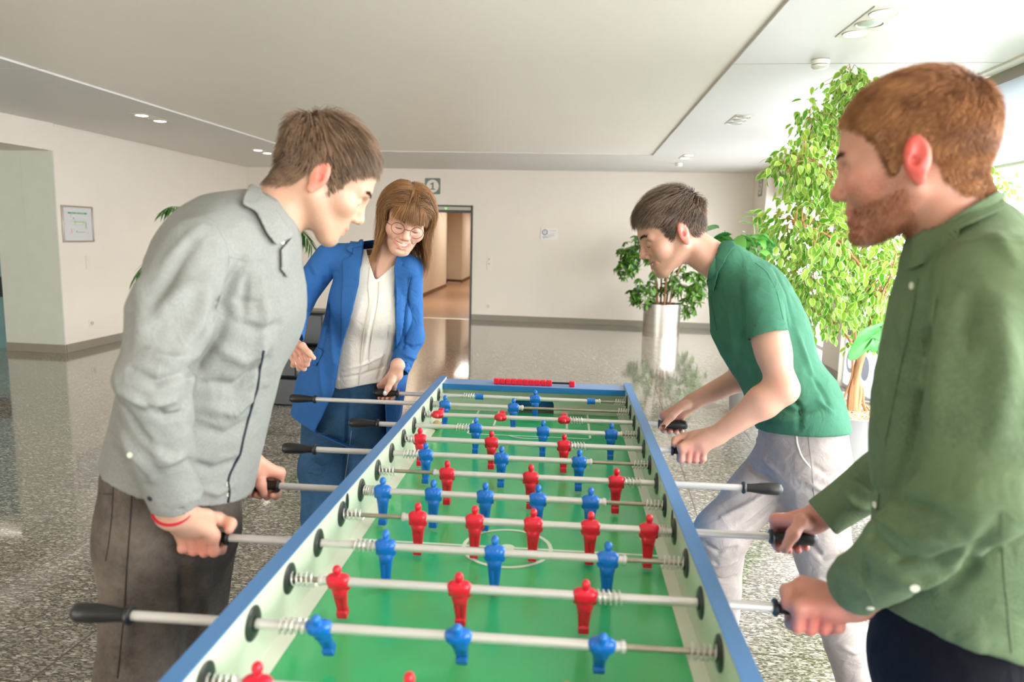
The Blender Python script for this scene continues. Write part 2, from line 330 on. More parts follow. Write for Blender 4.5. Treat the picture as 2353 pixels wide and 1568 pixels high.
MB().box((.23, -.052, DH-.064), (.26, -.045, DH-.05)).build('status_light', mat('green_led', '38FF40', .4, emit=2.5), dr)
MB().box((-hw+.035, -.02, .0), (hw-.035, .07, .006)).build('threshold', mat('threshold_steel', 'B9B0A2', .3, metal=.8), dr)
for nm, px_, lab in (('a', -2.6, ''), ):
    pass
# ============================================================ wall fittings
def on_back(x, z): return RW(x, 9.77, z)
# sign with figure 1
m_sg = mat('sign_green_grey', '6F7A6C', .45)
def wall_sign(loc, rz, digit, size, lab):
    e = empty('wall_sign', loc, rz, lab, 'sign'); h = size/2; r = h*.14; N = 6; pts = []
    for cx, cz, a0 in ((h-r, h-r, 0), (-h+r, h-r, 90), (-h+r, -h+r, 180), (h-r, -h+r, 270)):
        for i in range(N+1): a = math.radians(a0+90*i/N); pts.append((cx+r*math.cos(a), -.001, cz+r*math.sin(a)))
    MB().prism(pts, (0, -.006, 0)).build('sign_plate', m_sg, e, smooth=False)
    MB().lathe([(h*.8, 0), (h*.8, .0015)], (0, -.007, 0), (0, -1, 0), 40).build('disc', m_wall, e, smooth=False)
    if digit == '1':
        q = h*.8; pts = [(-.16, -.52), (.56, -.52), (.56, -.34), (.30, -.34), (.30, .56), (.10, .56), (-.10, .42), (-.34, .36), (-.34, .20), (.04, .22), (.04, -.34), (-.16, -.34)]; pts = [(-.34, -.56), (.42, -.56), (.42, -.38), (.16, -.38), (.16, .60), (-.02, .60), (-.14, .46), (-.38, .40), (-.38, .24), (-.10, .24), (-.10, -.38), (-.34, -.38)]
        MB().prism([(a*q, -.0086, b*q) for a, b in pts], (0, -.0012, 0)).build('figure', m_sg, e, smooth=False)
    else: text_mesh(digit, size*.78, 'figure', m_sg, e, (0, -.0095, 0), (PI/2, 0, 0), .0006, .006)
wall_sign(on_back(-2.794, 2.31)+E2*-.0, RZ, '1', .275, 'grey-green square sign with a white disc and figure 1 above the corridor door')
wall_sign(RW(2.6, 9.2, 2.33), RZ-PI/2, '5', .275, 'grey-green square sign with figure 5 on the right wall behind the ficus leaves')
def plate_stack(loc, rz, n, kinds, lab, grp=None, s=.08):
    e = empty('switch_plate' if kinds != 's' else 'wall_socket', loc, rz, lab, 'light switch' if kinds != 's' else 'wall socket', grp)
    MB().box((-s/2-.004, -.006, -n*s/2-.004), (s/2+.004, 0, n*s/2+.004)).build('cover_plate', m_plate, e, bevel=.002)
    for i in range(n):
        z = (i-(n-1)/2)*s
        if kinds == 's':
            mb = MB(); mb.lathe([(.021, 0), (.021, -.010), (.019, -.010), (.019, -.002)], (0, -.008, z), (0, 1, 0), 20, cap=False); mb.lathe([(.019, 0), (.019, .001)], (0, -.004, z), (0, -1, 0), 20); mb.box((-.029, -.009, z-.029), (.029, -.006, z-.0215)); mb.build('socket_insert', mat('socket_inner', 'D2C9B8', .4), e)
            MB().cyl((-.008, -.0085, z), (-.008, -.006, z), .0028, n=8).cyl((.008, -.0085, z), (.008, -.006, z), .0028, n=8).build('pin_hole', m_dark, e)
        else:
            MB().box((-.032, -.011, z-.032), (.032, -.006, z+.032)).build('rocker', m_plate, e, bevel=.002)
            if kinds[i] == 'k': MB().box((-.012, -.0125, z-.012), (.008, -.011, z+.004)).build('key_slot', mat('slot_brown', '6B5A3A', .5), e)
    return e
plate_stack(on_back(-1.773, 1.0), RZ, 3, 'wkk', 'cream three-gang switch strip right of the corridor door')
plate_stack(on_back(-1.774, .26), RZ, 1, 's', 'cream wall socket low on the back wall right of the corridor door', 'wall sockets')
rzl = math.atan2((B-A)[1], (B-A)[0])+RZ
def LW(s, z): p = lw(s, z, .0); return RW(p[0], p[1], p[2])
rl = rzl-PI+0
def on_left(s, z): return LW(s, z)
rzL = rzl-PI  # local -y points into the room
rzL = rzl+PI
e = plate_stack(on_left(.475, 1.04), rzl, 2, 'ww', 'cream double light switch on the left wall below the framed escape plan')
plate_stack(on_left(.47, .3), rzl, 1, 's', 'cream wall socket low on the left wall below the light switch', 'wall sockets')
plate_stack(RW(2.72, 5.42, .60), RZ-PI/2, 1, 's', 'cream wall socket on the window pillar beside the ficus trunk', 'wall sockets')
# framed escape plan
fp = empty('framed_plan', on_left(.33, 1.495), rzl, 'silver-framed escape plan with green header bar hanging on the left wall', 'framed plan')
def frame_parts():
    W, H = .276, .212
    W, H = .272, .212
    for nm, a, b in (('frame_bar', (-W, -.02, H-.018), (W, 0, H)), ('frame_bar', (-W, -.02, -H), (W, 0, -H+.018)), ('frame_bar', (-W, -.02, -H+.018), (-W+.018, 0, H-.018)), ('frame_bar', (W-.018, -.02, -H+.018), (W, 0, H-.018))):
        MB().box(a, b).build(nm, mat('frame_aluminium', 'B3ADA2', .3, metal=.7), fp, bevel=.003)
    MB().box((-W+.018, -.008, -H+.018), (W-.018, -.002, H-.018)).build('plan_sheet', mat('plan_paper', 'D2D0D0', .5), fp, smooth=False)
    g = mat('plan_green', '1E9A50', .5); lg = mat('plan_light_green', '9DC47A', .5); rd = mat('plan_red', 'CF6C80', .5); gy = mat('plan_grey_line', '9A96A0', .5)
    MB().box((-.165, -.0095, .118), (.165, -.008, .137)).build('header_bar', g, fp, smooth=False)
    text_mesh('FLUCHT- UND RETTUNGSPLAN', .017, 'header_text', mat('plan_white', 'EDF3EC', .5), fp, (0, -.0104, .1275), (PI/2, 0, 0), .0002)
    mb = MB(); mb.box((-.07, -.0095, .02), (.13, -.008, .032)); mb.box((-.05, -.0095, -.005), (-.043, -.008, .05)); mb.box((.095, -.0095, -.005), (.102, -.008, .045)); mb.box((-.14, -.0095, .024), (-.07, -.008, .028)); mb.box((.13, -.0095, -.05), (.145, -.008, .03)); mb.build('escape_route', lg, fp, smooth=False)
    mb = MB()
    for a, b in (((-.14, .045), (.13, .0465)), ((-.14, -.005), (-.08, -.0035)), ((-.07, -.012), (.12, -.0105)), ((-.105, .05), (-.09, .0515)), ((-.12, .075), (-.118, .11)), ((-.12, .108), (-.09, .11)), ((-.08, .06), (-.06, .075)), ((.15, -.05), (.1515, .02)), ((.12, -.056), (.17, -.0545))): mb.box((a[0], -.0093, a[1]), (b[0], -.008, b[1]))
    mb.build('plan_lines', gy, fp, smooth=False)
    for q in (((-.14, -.063), (-.1, -.060)), ((-.14, -.106), (-.1, -.103)), ((-.122, -.098), (-.114, -.07)), ((.16, -.11), (.172, -.103))): MB().box((q[0][0], -.0093, q[0][1]), (q[1][0], -.008, q[1][1])).build('legend_mark', rd, fp, smooth=False)
    for q in [((-.09, -.063), (-.055, -.061)), ((-.035, -.098), (-.02, -.075))]+[((k*.022, -.1), (.009+k*.022, -.088)) for k in range(6)]: MB().box((q[0][0], -.0093, q[0][1]), (q[1][0], -.008, q[1][1])).build('legend_mark', gy, fp, smooth=False)
frame_parts()
# plaque with cog emblem
pq = empty('wall_plaque', on_back(-.735+.0, 1.535), RZ, 'small white plaque with a blue cogwheel emblem on the back wall', 'plaque')
pq.location = RW(-.735, 9.77, 1.535)
MB().box((-.145, -.012, -.1), (.145, -.002, .1)).build('acrylic_panel', mat('plaque_white', 'EFEAE4', .25), pq, bevel=.002)
mbl = mat('emblem_blue', '5B6690', .5); N = 12; R0 = .042; mb = MB(); cx, cz = -.078, .028; pts = []
for i in range(N*4):
    a = 2*PI*i/(N*4)+.13; rr_ = R0*(1.32 if i % 4 in (1, 2) else 1.0); pts.append((cx+rr_*math.cos(a), -.0135, cz+rr_*math.sin(a)))
inn = [(cx+.033*math.cos(2*PI*i/(N*4)+.13), -.0135, cz+.033*math.sin(2*PI*i/(N*4)+.13)) for i in range(N*4)]
mb.add(pts+inn, [(i, (i+1) % (N*4), N*4+(i+1) % (N*4), N*4+i) for i in range(N*4)]); mb.build('cog_emblem', mbl, pq, smooth=False)
mb = MB(); mb.box((cx-.016, -.0135, cz+.017), (cx+.016, -.012, cz+.022)); mb.box((cx-.009, -.0135, cz-.002), (cx+.009, -.012, cz+.018)); mb.box((cx-.022, -.0135, cz-.016), (cx-.012, -.012, cz-.008)); mb.box((cx+.012, -.0135, cz-.016), (cx+.022, -.012, cz-.008)); mb.box((cx-.005, -.0135, cz-.022), (cx+.005, -.012, cz-.012)); mb.build('tower_emblem', mat('emblem_lilac', 'A2A6C4', .5), pq, smooth=False)
mb = MB(); mb.box((0, -.0132, .052), (.12, -.012, .06)); mb.build('title_line', mat('plaque_text_grey', 'B5AEB5', .5), pq, smooth=False)
MB().box((.002, -.013, .022), (.12, -.012, .027)).box((.002, -.013, .010), (.12, -.012, .015)).build('text_lines', mat('plaque_text_pale', 'D9D2D0', .5), pq, smooth=False)
mb = MB(); mb.add([(x, -.013, z) for x, z in ((-.125, -.05), (-.1, -.035), (-.04, -.035), (-.02, -.05), (-.04, -.07), (-.07, -.068), (-.09, -.083), (-.115, -.07))], [tuple(range(8))]); mb.build('map_shape', mat('map_lilac', 'C5BFD0', .5), pq, smooth=False)
mb = MB(); mb.add([(x, -.0128, z) for x, z in ((-.035, -.02), (.03, .0), (.06, .005), (.085, .002), (.085, -.03), (.06, -.04), (.02, -.06), (-.03, -.08), (-.045, -.07), (-.02, -.05))], [tuple(range(10))]); mb.build('map_shape', mat('map_grey', 'D9D5D3', .5), pq, smooth=False)
# garden tap at the pillar foot
tp = empty('water_tap', RW(2.70, 5.72, 0), RZ, 'small chrome pipe valve standing on the floor at the window pillar', 'water tap'); mc = mat('chrome_worn', 'C9C6BE', .25, metal=.9)
MB().lathe([(.035, 0), (.03, .006), (.012, .012), (.012, .09)], (-.05, 0, 0)).build('valve_foot', mc, tp); MB().tube([(-.05, 0, .09), (-.05, 0, .15), (0, 0, .15)], .012).build('pipe', mc, tp); MB().cyl((-.1, 0, .11), (-.05, 0, .11), .01).lathe([(.022, 0), (.022, .012)], (-.1, 0, .11), (-1, 0, 0)).build('handwheel', mc, tp)
MB().lathe([(.03, 0), (.026, .006), (.011, .012), (.011, .16)], (-.05, .09, 0)).build('valve_foot', mc, tp)
# ============================================================ ceiling spots and detectors
m_spot = mat('lamp_glow', 'FFF1DC', .5, emit=9); m_off = mat('lamp_reflector', 'C9D0CC', .25, metal=.3)
def spot_plate(x, y, ang, on, lab, L=.53, W=.16, n=3):
    e = empty('ceiling_light', RW(x, y, 2.6), RZ+ang, lab, 'ceiling light', 'recessed twin and triple ceiling spots')
    MB().box((-W/2, -L/2, -.006), (W/2, L/2, 0)).build('trim_plate', mat('spot_trim', 'D6D0C2', .4), e, bevel=.002)
    for i in range(n):
        yy = (i-(n-1)/2)*L/n
        MB().lathe([(.062, 0), (.066, -.006), (.07, -.002), (.07, 0)], (0, yy, -.006), (0, 0, 1), 28, cap=False).build('lamp_ring', mat('spot_ring', 'C4BCAC', .35, metal=.2), e)
        lit = on[i] == '1'
        MB().ell((0, yy, -.006), (.058, .058, .010), n=24, m=8).build('lamp', m_spot if lit else m_off, e)
    return e
spots = [(1.54, 1.41, '101', 'lit ceiling spot plate at the top right with one dark lamp'), (1.42, 4.43, '000', 'unlit triple ceiling spot plate left of the ficus top'), (1.27, 7.45, '101', 'small lit ceiling spot plate far back above the back wall'),
         (-4.47, 4.45, '101', 'lit ceiling spot plate on the left above the framed escape plan'), (-4.70, 7.35, '101', 'far left lit ceiling spot plate half hidden by the hair of the grey-shirted man'), (1.6, -1.6, '101', None), (-4.3, 1.4, '101', None)]
for i, (x, y, on, lab) in enumerate(spots):
    if lab: spot_plate(x, y, .1 if x < 0 else .045, on, lab)
for x, y, lab in ((1.518, 2.19, 'white round smoke detector on the ceiling near the large spot plate'), (1.248, 8.34, 'small white smoke detector on the ceiling at the far back')):
    e = empty('smoke_detector', RW(x, y, 2.6), RZ, lab, 'smoke detector', 'smoke detectors'); mw = mat('detector_white', 'E9E4D8', .4)
    MB().lathe([(.045, 0), (.055, -.004), (.055, -.022), (.05, -.03)]).build('base', mw, e); MB().lathe([(.047, -.028), (.047, -.036)], n=24).build('vent_slot', m_dark, e); MB().lathe([(.052, -.034), (.05, -.044), (.035, -.054), (.0, -.055)]).build('dome', mw, e)
# ============================================================ lights
def area(name, loc, rot, size, sy, power, color=(1, 1, 1), shape='RECTANGLE'):
    L = bpy.data.lights.new(name, 'AREA'); L.shape = shape; L.size = size; L.size_y = sy; L.energy = power; L.color = color
    o = bpy.data.objects.new(name, L); COL.objects.link(o); o.location = loc; o.rotation_euler = rot; return o
for i, (x, y, on, lab) in enumerate(spots):
    if on == '101': 
        L = bpy.data.lights.new('spot_lamp', 'SPOT'); L.energy = SPOTW; L.color = (1, .86, .68); L.spot_size = 2.3; L.spot_blend = .8; L.shadow_soft_size = .06
        o = bpy.data.objects.new('spot_lamp', L); COL.objects.link(o); o.location = RW(x, y, 2.58)
# daylight: the overcast sky through the glazed fronts (portals only guide the sampling of the sky)
for (y0, y1, z0, z1) in ((5.8, 8.7, 0, 2.1), (1.6, 5.1, 0, 2.5), (-2.6, 1.55, 0, 2.5), (-6, -2.6, 0, 2.5)):
    o = area('window_portal', RW(2.97, (y0+y1)/2, (z0+z1)/2), (0, PI/2, RZ), z1-z0, y1-y0, 1); o.data.cycles.is_portal = True
o = area('window_portal', RW(-6.2, -6.02, 1.1), (PI/2, 0, RZ), 2.8, 2.2, 1); o.data.cycles.is_portal = True  # guides sky sampling through the gap left in the added wall
for y in (12.5, 17, 21.5):
    o = area('corridor_lamp', RW(-3.0, y, 2.3), (0, 0, 0), 1.6, 1.6, CORW, (1, .94, .86))
# ============================================================ the long foosball table
m_blue = mat('table_rim_blue', '4E7DB0', .38, var=.02); m_bluef = mat('table_cap_blue', '1F6FA8', .35); m_cream = mat('table_side_cream', 'D3D8C1', .3, var=.02, coat=.15)
m_field = mat('field_green', '3DB56E', .2, var=.05, vscale=3, coat=.25); m_white = mat('field_line_white', 'DDE8D2', .3)
m_steel = mat('rod_steel', 'DAD6D0', .34, metal=.45, var=.02); m_thin = mat('inner_rod_tarnished', 'A79C8C', .35, metal=.7, var=.1, vscale=40)
m_black = mat('rubber_black', '1A1B1A', .42); m_disc = mat('bearing_black', '2C302B', .3)
m_red = mat('figure_red', 'E0102F', .32, coat=.2); m_bl = mat('figure_blue', '0B6CC8', .32, coat=.2)
HW, FZ, RODZ, TOP = .359, .772, .862, .899; YF, YN = .19, -2.47
tb = empty('foosball_table', (0, -1.14, 0), 0, 'long eight-player foosball table with blue rim and green field in the foreground', 'foosball table')
def tpart(mb, name, m, **k):
    for i, v in enumerate(mb.v): mb.v[i] = (v[0], v[1]+1.14, v[2])
    return mb.build(name, m, tb, **k)
tpart(MB().box((-HW, YN, FZ-.018), (HW, .145, FZ)), 'playing_field', m_field, smooth=False)
for s in (-1, 1):
    mb = MB(); x0, x1 = sorted((s*HW, s*(HW+.028)))
    mb.box((x0, YN, .56), (x1, YF, TOP-.0015)); sd = tpart(mb, 'side_panel', m_cream, smooth=False)
    r = tpart(MB().box((x0-.0006, YN, TOP-.0015), (x1+.0006, YF+.001, TOP+.001)), 'rim_strip', m_blue, smooth=False)
    xo = s*(HW+.0288); a, b = sorted((xo-.001, xo)); tpart(MB().box((a, YN, .56), (b, YF, TOP-.001)), 'outer_face', m_bluef, smooth=False)
# low sloping ledge along both sides and the end walls
    mb = MB(); mb.prism([(s*HW, YN, FZ), (s*HW, YN, FZ+.012), (s*(HW-.022), YN, FZ+.0006)], (0, .145-YN, 0)); tpart(mb, 'side_ledge', m_cream, smooth=False)
# far end wall with goal opening and blue cap
mb = MB(); N = 20; gx, gz0, gr = .076, FZ+.0, .045
prof = [(-.083, gz0)]+[(-.083+.04*(1-math.cos(a)), gz0+.032+.032*math.sin(a)) for a in [PI/2*i/8 for i in range(9)]]+[(.083-.04*(1-math.cos(a)), gz0+.032+.032*math.sin(a)) for a in [PI/2*(8-i)/8 for i in range(9)]]+[(.083, gz0)]
for (a, b) in zip(prof[:-1], prof[1:]):
    if abs(a[0]-b[0]) > 1e-6: mb.prism([(a[0], .145, a[1]), (b[0], .145, b[1]), (b[0], .145, .88), (a[0], .145, .88)], (0, .014, 0))
mb.box((-HW, .145, FZ), (-.083, .159, .88)).box((.083, .145, FZ), (HW, .159, .88)); tpart(mb, 'end_wall', m_cream, smooth=False)
tpart(MB().box((-HW, .092, .866), (HW, .192, .888)), 'end_cap', m_bluef, bevel=.0015)
tpart(MB().box((-HW+.001, .093, .888), (HW-.001, .191, .8893)), 'cap_top', mat('cap_top_blue', '6F8FC0', .3), smooth=False)
mb = MB(); mb.box((-.1, .16, .70), (.1, .235, .705)); mb.box((-.1, .235, .70), (.1, .24, .85)); mb.box((-.1, .159, .70), (-.098, .24, .85)); mb.box((.098, .159, .70), (.1, .24, .85)); tpart(mb, 'goal_box', mat('goal_black', '0F1A12', .5), smooth=False)
mb = MB()
for i in range(17): x = -.094+i*.0117; mb.cyl((x, .2, .71), (x, .2, .865), .0012, n=6)
for k in range(9): z = .715+k*.0165; mb.cyl((-.1, .2, z), (.1, .2, z), .0012, n=6)
tpart(mb, 'goal_net', mat('net_green', '24402C', .5))
tpart(MB().box((-.1, .165, .74), (.1, .235, .776)), 'goal_ball_tray', mat('tray_brown', '6E6552', .5), smooth=False)
# near end wall (outside the picture but part of the table)
tpart(MB().box((-HW, YN, FZ), (HW, YN+.02, .888)), 'end_wall', m_cream, smooth=False)
tpart(MB().box((-HW, YN, .56), (HW, YF, .58)), 'bottom_board', m_cream, smooth=False)
tpart(MB().box((-HW-.028, YF-.002, .56), (HW+.028, YF, .865)), 'end_panel', m_bluef, smooth=False)
for sx in (-1, 1):
    for yy in (YN+.12, -1.14, YF-.12):
        mb = MB(); mb.box((sx*.30-.045, yy-.045, .03), (sx*.30+.045, yy+.045, .565)); lg = tpart(mb, 'leg', m_bluef, bevel=.004)
        MB().lathe([(.03, 0), (.03, .012), (.012, .014), (.012, .035)], (sx*.30, yy+1.14, 0)).build('foot', m_black, lg)
# field markings
mb = MB(); zt = FZ+.0005
def line(x0, y0, x1, y1): mb.add([(x0, y0, zt), (x1, y0, zt), (x1, y1, zt), (x0, y1, zt)], [(0, 1, 2, 3)])
CY = -1.127
line(-HW+.022, CY-.004, HW-.022, CY+.004)
def ringf(cx, cy, ro, ri, a0=0, a1=360, n=64, z=zt+.0003):
    vs = []
    for i in range(n+1):
        a = math.radians(a0+(a1-a0)*i/n); vs += [(cx+ro*math.cos(a), cy+ro*math.sin(a), z), (cx+ri*math.cos(a), cy+ri*math.sin(a), z)]
    mb.add(vs, [(2*i, 2*i+2, 2*i+3, 2*i+1) for i in range(n)])
tpart(mb, 'centre_line', m_white, smooth=False); mb = MB(); ringf(0, CY, .103, .094); tpart(mb, 'centre_circle', m_white, smooth=False); mb = MB(); ringf(0, CY, .017, .0001, n=32); tpart(mb, 'centre_spot', m_white, smooth=False)
for (ox, dy) in ((0, 1), (0, -1)):
    mb = MB()
    e = .145 if dy > 0 else 2*CY-.145; 
    for hx, dp in ((.14, .233), (.222, .35)):
        y1 = e-dy*dp
        for sx in (-1, 1): a, b = sorted((sx*hx, sx*(hx-.008))); line(a, min(e, y1), b, max(e, y1))
        line(-hx, min(y1, y1+dy*.007), hx, max(y1, y1+dy*.007))
    yc = e-dy*.35; ringf(0, yc+dy*.075, .105, .098, *( (225, 315) if dy > 0 else (45, 135)), n=24); tpart(mb, 'penalty_area_lines', m_white, smooth=False)
# rod bearings on both inner faces
rod_y = [-.15*k for k in range(16)]
dsc = MB().lathe([(.0275, 0), (.0275, .002), (.024, .004), (.0125, .005), (.0125, .007), (.010, .007)], (0, 0, 0), (1, 0, 0), 28)
base_d = None
for s in (-1, 1):
    for k, y in enumerate(rod_y):
        if base_d is None: o = dsc.build('rod_bearing', m_disc, tb); base_d = o
        else: o = base_d.copy(); COL.objects.link(o); o.parent = tb
        o.location = (s*HW, y+1.14, RODZ); o.rotation_euler = (0, 0, 0 if s < 0 else PI)
# ball drop cup openings at midfield
for s in (-1, 1):
    mb = MB(); pts = [(s*(HW-.0012), -1.215+.011*math.sin(a)*(1.0), .862+.012+.02*math.cos(a)) for a in [2*PI*i/20 for i in range(20)]]; mb.prism([(p[0], p[1]+.055, p[2]) for p in pts], (s*.001, 0, 0)); tpart(mb, 'ball_inlet', m_black, smooth=False)
# score counter
sc_ = empty('score_counter', (0, .125, .889), 0, 'score counter with red cube beads on a black bar on the far blue cap', 'score counter')
MB().cyl((-.155, 0, .0125), (.163, 0, .0125), .0042, n=10).build('counter_bar', m_black, sc_)
def cube_mesh():
    mb = MB(); mb.box((-.0112, -.0112, -.0108), (.0112, .0112, .0112)); return mb
cb = None
for i in range(11):
    x = -.147+i*.0232 if i < 10 else .155
    if i == 10: x = .152
    if i == 9: x = -.147+9*.0232
    if cb is None: cb = cube_mesh().build('bead', m_red, sc_, bevel=.0035, seg=3)
    else: o = cb.copy(); COL.objects.link(o); o.parent = sc_; cb2 = o
    (cb if i == 0 else o).location = (x, 0, .0115)
# ball
tag(MB().ell((0, 0, 0), .0168, n=28, m=18).build('table_ball', mat('cork_ball', 'C9A777', .6, var=.06, vscale=60), loc=(-.334, -.168, FZ+.0175)), 'cork-coloured ball lying by the far left side wall', 'ball')
# ---------------------------------------------------------- SDF engine (smooth unions meshed by surface nets)
class SDF:
    def __init__(s, lo, hi, h):
        s.lo = np.array(lo, float); s.h = h; s.n = np.maximum(4, np.ceil((np.array(hi)-s.lo)/h).astype(int)+1)
        s.d = np.full(s.n, 1e3, np.float32); s.ax = [s.lo[i]+h*np.arange(s.n[i], dtype=np.float32) for i in range(3)]
    def sub(s, c0, c1):
        i0 = np.clip(np.floor((np.array(c0)-s.lo)/s.h).astype(int), 0, s.n); i1 = np.clip(np.ceil((np.array(c1)-s.lo)/s.h).astype(int)+1, 0, s.n)
        if np.any(i1 <= i0): return None, None
        sl = tuple(slice(a, b) for a, b in zip(i0, i1)); g = np.meshgrid(*[s.ax[i][sl[i]] for i in range(3)], indexing='ij', sparse=True)
        return sl, g
    def comb(s, sl, d, k, op):
        a = s.d[sl]
        if op == 'u':
            if k <= 0: s.d[sl] = np.minimum(a, d)
            else: hh = np.maximum(k-np.abs(a-d), 0)/k; s.d[sl] = np.minimum(a, d)-hh*hh*k*.25
        elif op == 's':
            if k <= 0: s.d[sl] = np.maximum(a, -d)
            else: hh = np.maximum(k-np.abs(a+d), 0)/k; s.d[sl] = np.maximum(a, -d)+hh*hh*k*.25
        elif op == 'add': s.d[sl] = a+d
    def cap(s, a, b, ra, rb=None, k=.01, op='u', sc=None, U=None):
        # tapered capsule a-b; U = unit direction squeezed by factor sc (<1: thinner along U)
        a = np.array(a, float); b = np.array(b, float); rb = ra if rb is None else rb; m = max(ra, rb)*(max(1, sc or 1))+abs(k)+3*s.h
        lo = np.minimum(a, b)-m; hi = np.maximum(a, b)+m; sl, g = s.sub(lo, hi)
        if sl is None: return s
        px, py, pz = g[0]-a[0], g[1]-a[1], g[2]-a[2]; e = b-a; L = float(e@e)+1e-12
        t = np.clip((px*e[0]+py*e[1]+pz*e[2])/L, 0, 1)
        qx, qy, qz = px-t*e[0], py-t*e[1], pz-t*e[2]; r = ra+(rb-ra)*t
        if sc and sc != 1:
            U = np.array(U, float); U = U/np.linalg.norm(U); w_ = qx*U[0]+qy*U[1]+qz*U[2]; q2 = qx*qx+qy*qy+qz*qz-w_*w_+(w_/sc)**2
            ln = np.sqrt(np.maximum(q2, 1e-12)); ln0 = np.sqrt(qx*qx+qy*qy+qz*qz+1e-12); d = (ln-r)*np.clip(ln0/ln, min(sc, 1/sc), 1)
        else: d = np.sqrt(qx*qx+qy*qy+qz*qz)-r
        s.comb(sl, d.astype(np.float32), k, op); return s
    def ell(s, c, r, R=None, k=.01, op='u'):
        c = np.array(c, float); r = np.array(r if hasattr(r, '__len__') else (r,)*3, float); m = r.max()+abs(k)+3*s.h
        sl, g = s.sub(c-m, c+m)
        if sl is None: return s
        p = [g[i]-c[i] for i in range(3)]
        if R is not None: R = np.array(R, float); p = [p[0]*R[0, j]+p[1]*R[1, j]+p[2]*R[2, j] for j in range(3)]
        k0 = np.sqrt((p[0]/r[0])**2+(p[1]/r[1])**2+(p[2]/r[2])**2); k1 = np.sqrt((p[0]/r[0]**2)**2+(p[1]/r[1]**2)**2+(p[2]/r[2]**2)**2)+1e-9
        d = k0*(k0-1)/k1; s.comb(sl, d.astype(np.float32), k, op); return s
    def box(s, c, r, R=None, rd=.003, k=.004, op='u'):
        c = np.array(c, float); r = np.array(r, float)-rd; m = np.linalg.norm(r)+rd+abs(k)+3*s.h; sl, g = s.sub(c-m, c+m)
        if sl is None: return s
        p = [g[i]-c[i] for i in range(3)]
        if R is not None: R = np.array(R, float); p = [p[0]*R[0, j]+p[1]*R[1, j]+p[2]*R[2, j] for j in range(3)]
        q = [np.abs(p[i])-r[i] for i in range(3)]
        d = np.sqrt(np.maximum(q[0], 0)**2+np.maximum(q[1], 0)**2+np.maximum(q[2], 0)**2)+np.minimum(np.maximum(q[0], np.maximum(q[1], q[2])), 0)-rd
        s.comb(sl, d.astype(np.float32), k, op); return s
    def plane(s, p, n, k=.0, op='s', far=None):       # removes the half space in direction n
        n = np.array(n, float); n /= np.linalg.norm(n); g = np.meshgrid(*s.ax, indexing='ij', sparse=True); d = -((g[0]-p[0])*n[0]+(g[1]-p[1])*n[1]+(g[2]-p[2])*n[2])
        s.comb(tuple(slice(0, q) for q in s.n), d.astype(np.float32), k, op); return s
    def mesh(s, smooth=0):
        d = s.d; ins = d < 0; n = d.shape
        c = np.zeros((n[0]-1, n[1]-1, n[2]-1), np.int8)
        for i in (0, 1):
            for j in (0, 1):
                for l in (0, 1): c += ins[i:n[0]-1+i, j:n[1]-1+j, l:n[2]-1+l]
        act = (c > 0) & (c < 8); idx = np.full(act.shape, -1, np.int64); ii = np.argwhere(act); idx[act] = np.arange(len(ii))
        acc = np.zeros((len(ii), 3)); cnt = np.zeros(len(ii))
        cor = [(i, j, l) for i in (0, 1) for j in (0, 1) for l in (0, 1)]
        vals = {q: d[ii[:, 0]+q[0], ii[:, 1]+q[1], ii[:, 2]+q[2]].astype(float) for q in cor}
        for a in cor:
            for ax in range(3):
                if a[ax] == 0:
                    b = list(a); b[ax] = 1; b = tuple(b); va, vb = vals[a], vals[b]; m = (va < 0) != (vb < 0); t = np.where(m, va/(va-vb+1e-20), 0)
                    for q in range(3): acc[:, q] += np.where(m, a[q]+(t if q == ax else 0), 0)
                    cnt += m
        V = s.lo+(ii+acc/np.maximum(cnt, 1)[:, None])*s.h; F = []
        for ax in range(3):
            u, w_ = [(1, 2), (2, 0), (0, 1)][ax]
            sa = [slice(1, n[q]-1) for q in range(3)]; sa[ax] = slice(0, n[ax]-1); sb = list(sa); sb[ax] = slice(1, n[ax])
            A_ = ins[tuple(sa)]; B_ = ins[tuple(sb)]; cr = np.argwhere(A_ != B_); 
            if not len(cr): continue
            off = np.array([1, 1, 1]); off[ax] = 0; cr = cr+off
            e = np.zeros(3, int); e[u] = 1; f_ = np.zeros(3, int); f_[w_] = 1
            q = [idx[tuple((cr-o_).T)] for o_ in (0*e, e, e+f_, f_)]; Q = np.stack(q, 1)
            fl = ins[tuple(cr.T)]; Q[~fl] = Q[~fl][:, ::-1]; F.append(Q)
        F = np.concatenate(F); F = F[(F >= 0).all(1)]
        for _ in range(smooth): V = lap(V, F, .5)
        return V, F
def lap(V, F, lam):
    S = np.zeros_like(V); c = np.zeros(len(V))
    for i in range(4):
        a, b = F[:, i], F[:, (i+1) % 4]
        np.add.at(S, a, V[b]); np.add.at(S, b, V[a]); np.add.at(c, a, 1); np.add.at(c, b, 1)
    return V+(S/np.maximum(c, 1)[:, None]-V)*lam
def mesh_obj(name, V, F, mats, parent=None, attr=None):
    me = bpy.data.meshes.new(name); V = np.asarray(V, np.float32); F = np.asarray(F, np.int32); k = F.shape[1]
    me.vertices.add(len(V)); me.vertices.foreach_set('co', V.ravel()); me.loops.add(F.size); me.loops.foreach_set('vertex_index', F.ravel())
    me.polygons.add(len(F)); me.polygons.foreach_set('loop_start', np.arange(0, F.size, k, dtype=np.int32)); me.update(calc_edges=True); me.validate()
    me.polygons.foreach_set('use_smooth', np.ones(len(me.polygons), bool))
    for m in (mats if isinstance(mats, (list, tuple)) else [mats]): me.materials.append(m)
    if attr is not None:
        for nm, val in attr.items(): a = me.attributes.new(nm, 'FLOAT', 'POINT'); a.data.foreach_set('value', np.asarray(val, np.float32))
    o = bpy.data.objects.new(name, me); COL.objects.link(o); o.parent = parent; return o
